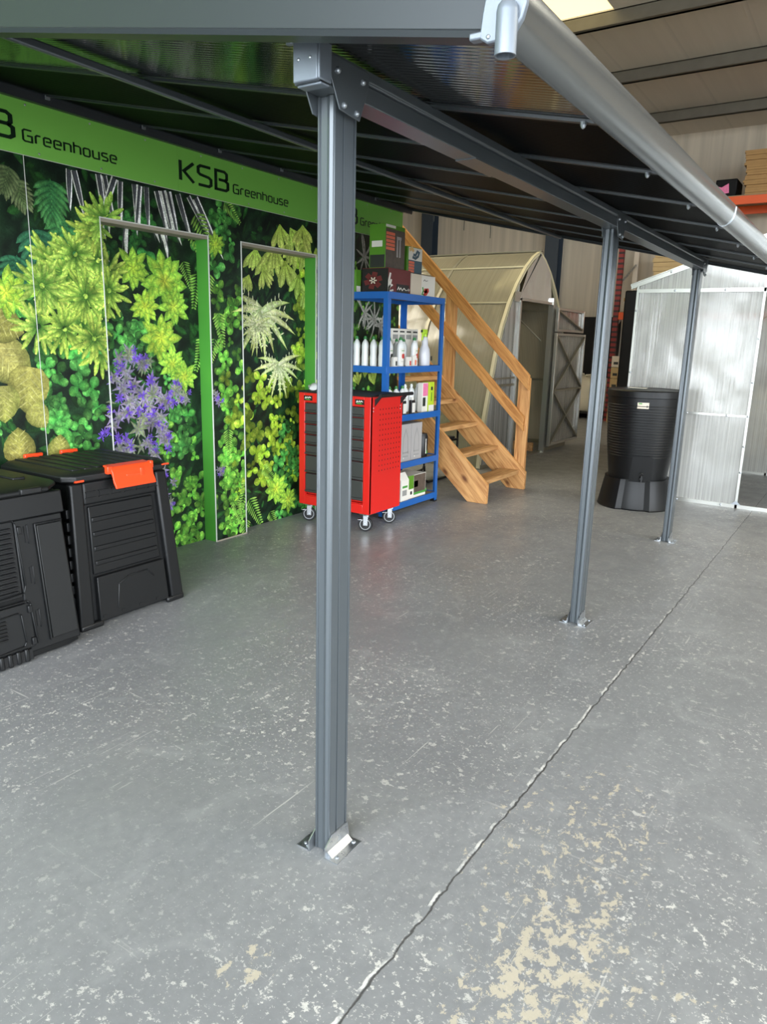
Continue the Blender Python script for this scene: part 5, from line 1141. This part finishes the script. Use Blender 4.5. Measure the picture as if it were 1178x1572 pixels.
MB().prism([(2.62,4.24),(2.82,4.22),(2.84,4.36),(2.75,4.34),(2.64,4.40)], 'X', 15.142, 15.149).build('pink_patch', M['pink'], t)
k = 0
for i in range(2):
    for j in range(6):
        z = .0+.22*j; y = 4.02+.17*i; w = .16
        t = thing('product_carton', (15.0, y+w/2, z), '', 'box', 'pale cartons stacked beside the middle canopy post')
        t['label'] = 'pale carton in the %s column under the rack, %s from the floor' % (('right', 'left')[i], ORD[j])
        b = MB().box(14.85, 15.04, y, y+w, z, z+.212).build('carton', M['cardboard2' if (i+j) % 3 else 'card_cream'], t, bevel=.004)
        MB().box(14.8492, 14.85, y+.03, y+.12, z+.05, z+.1).build('print_mark', M['label_dark'], b)
# ------------------------------------------------------------------ light
w = bpy.data.worlds.new('World'); sc.world = w; w.use_nodes = True
bg = w.node_tree.nodes['Background']; bg.inputs[0].default_value = (.88, .95, 1.02, 1); bg.inputs[1].default_value = 6.0
def area(name, loc, target, sx, sy, e, col=(1,1,1), portal=False):
    l = bpy.data.lights.new(name, 'AREA'); l.shape = 'RECTANGLE'; l.size = sx; l.size_y = sy; l.energy = e; l.color = col
    if portal: l.cycles.is_portal = True
    o = bpy.data.objects.new(name, l); COL.objects.link(o); o.location = loc
    o.rotation_euler = (Vector(target)-Vector(loc)).to_track_quat('-Z', 'Y').to_euler(); return o
area('doorway_portal', (-3.62, -2.4, 2.5), (5, -2.4, 2.5), 12.4, 5.0, 1, portal=True)
area('side_doorway_portal', (1.5, -10.02, 2.4), (1.5, 0, 2.4), 9.0, 4.8, 1, portal=True)
# ------------------------------------------------------------------ camera
cam = bpy.data.cameras.new('Camera'); co = bpy.data.objects.new('Camera', cam); COL.objects.link(co); sc.camera = co
cam.sensor_fit = 'HORIZONTAL'; cam.sensor_width = 36; cam.lens = 36*1118.93/1178; cam.clip_start = .05; cam.clip_end = 200
pit, rol, yaw = 0.230910577, -0.0251320963, 0.577475487
fw = Vector((math.cos(yaw)*math.cos(pit), math.sin(yaw)*math.cos(pit), -math.sin(pit))); rt = Vector((math.sin(yaw), -math.cos(yaw), 0)); dn = fw.cross(rt)
r2 = math.cos(rol)*rt+math.sin(rol)*dn; d2 = -math.sin(rol)*rt+math.cos(rol)*dn
mw = Matrix.Identity(4)
for i in range(3): mw[i][0], mw[i][1], mw[i][2] = r2[i], -d2[i], -fw[i]
mw[2][3] = 1.5
co.matrix_world = mw
vs = sc.view_settings; vs.view_transform = 'Standard'; vs.look = 'None'; vs.gamma = 1; vs.use_curve_mapping = False; vs.exposure = EXPOSURE
sc.cycles.use_denoising = True; sc.cycles.max_bounces = 10; sc.cycles.diffuse_bounces = 5; sc.cycles.glossy_bounces = 4; sc.cycles.transparent_max_bounces = 16; sc.cycles.sample_clamp_indirect = 6
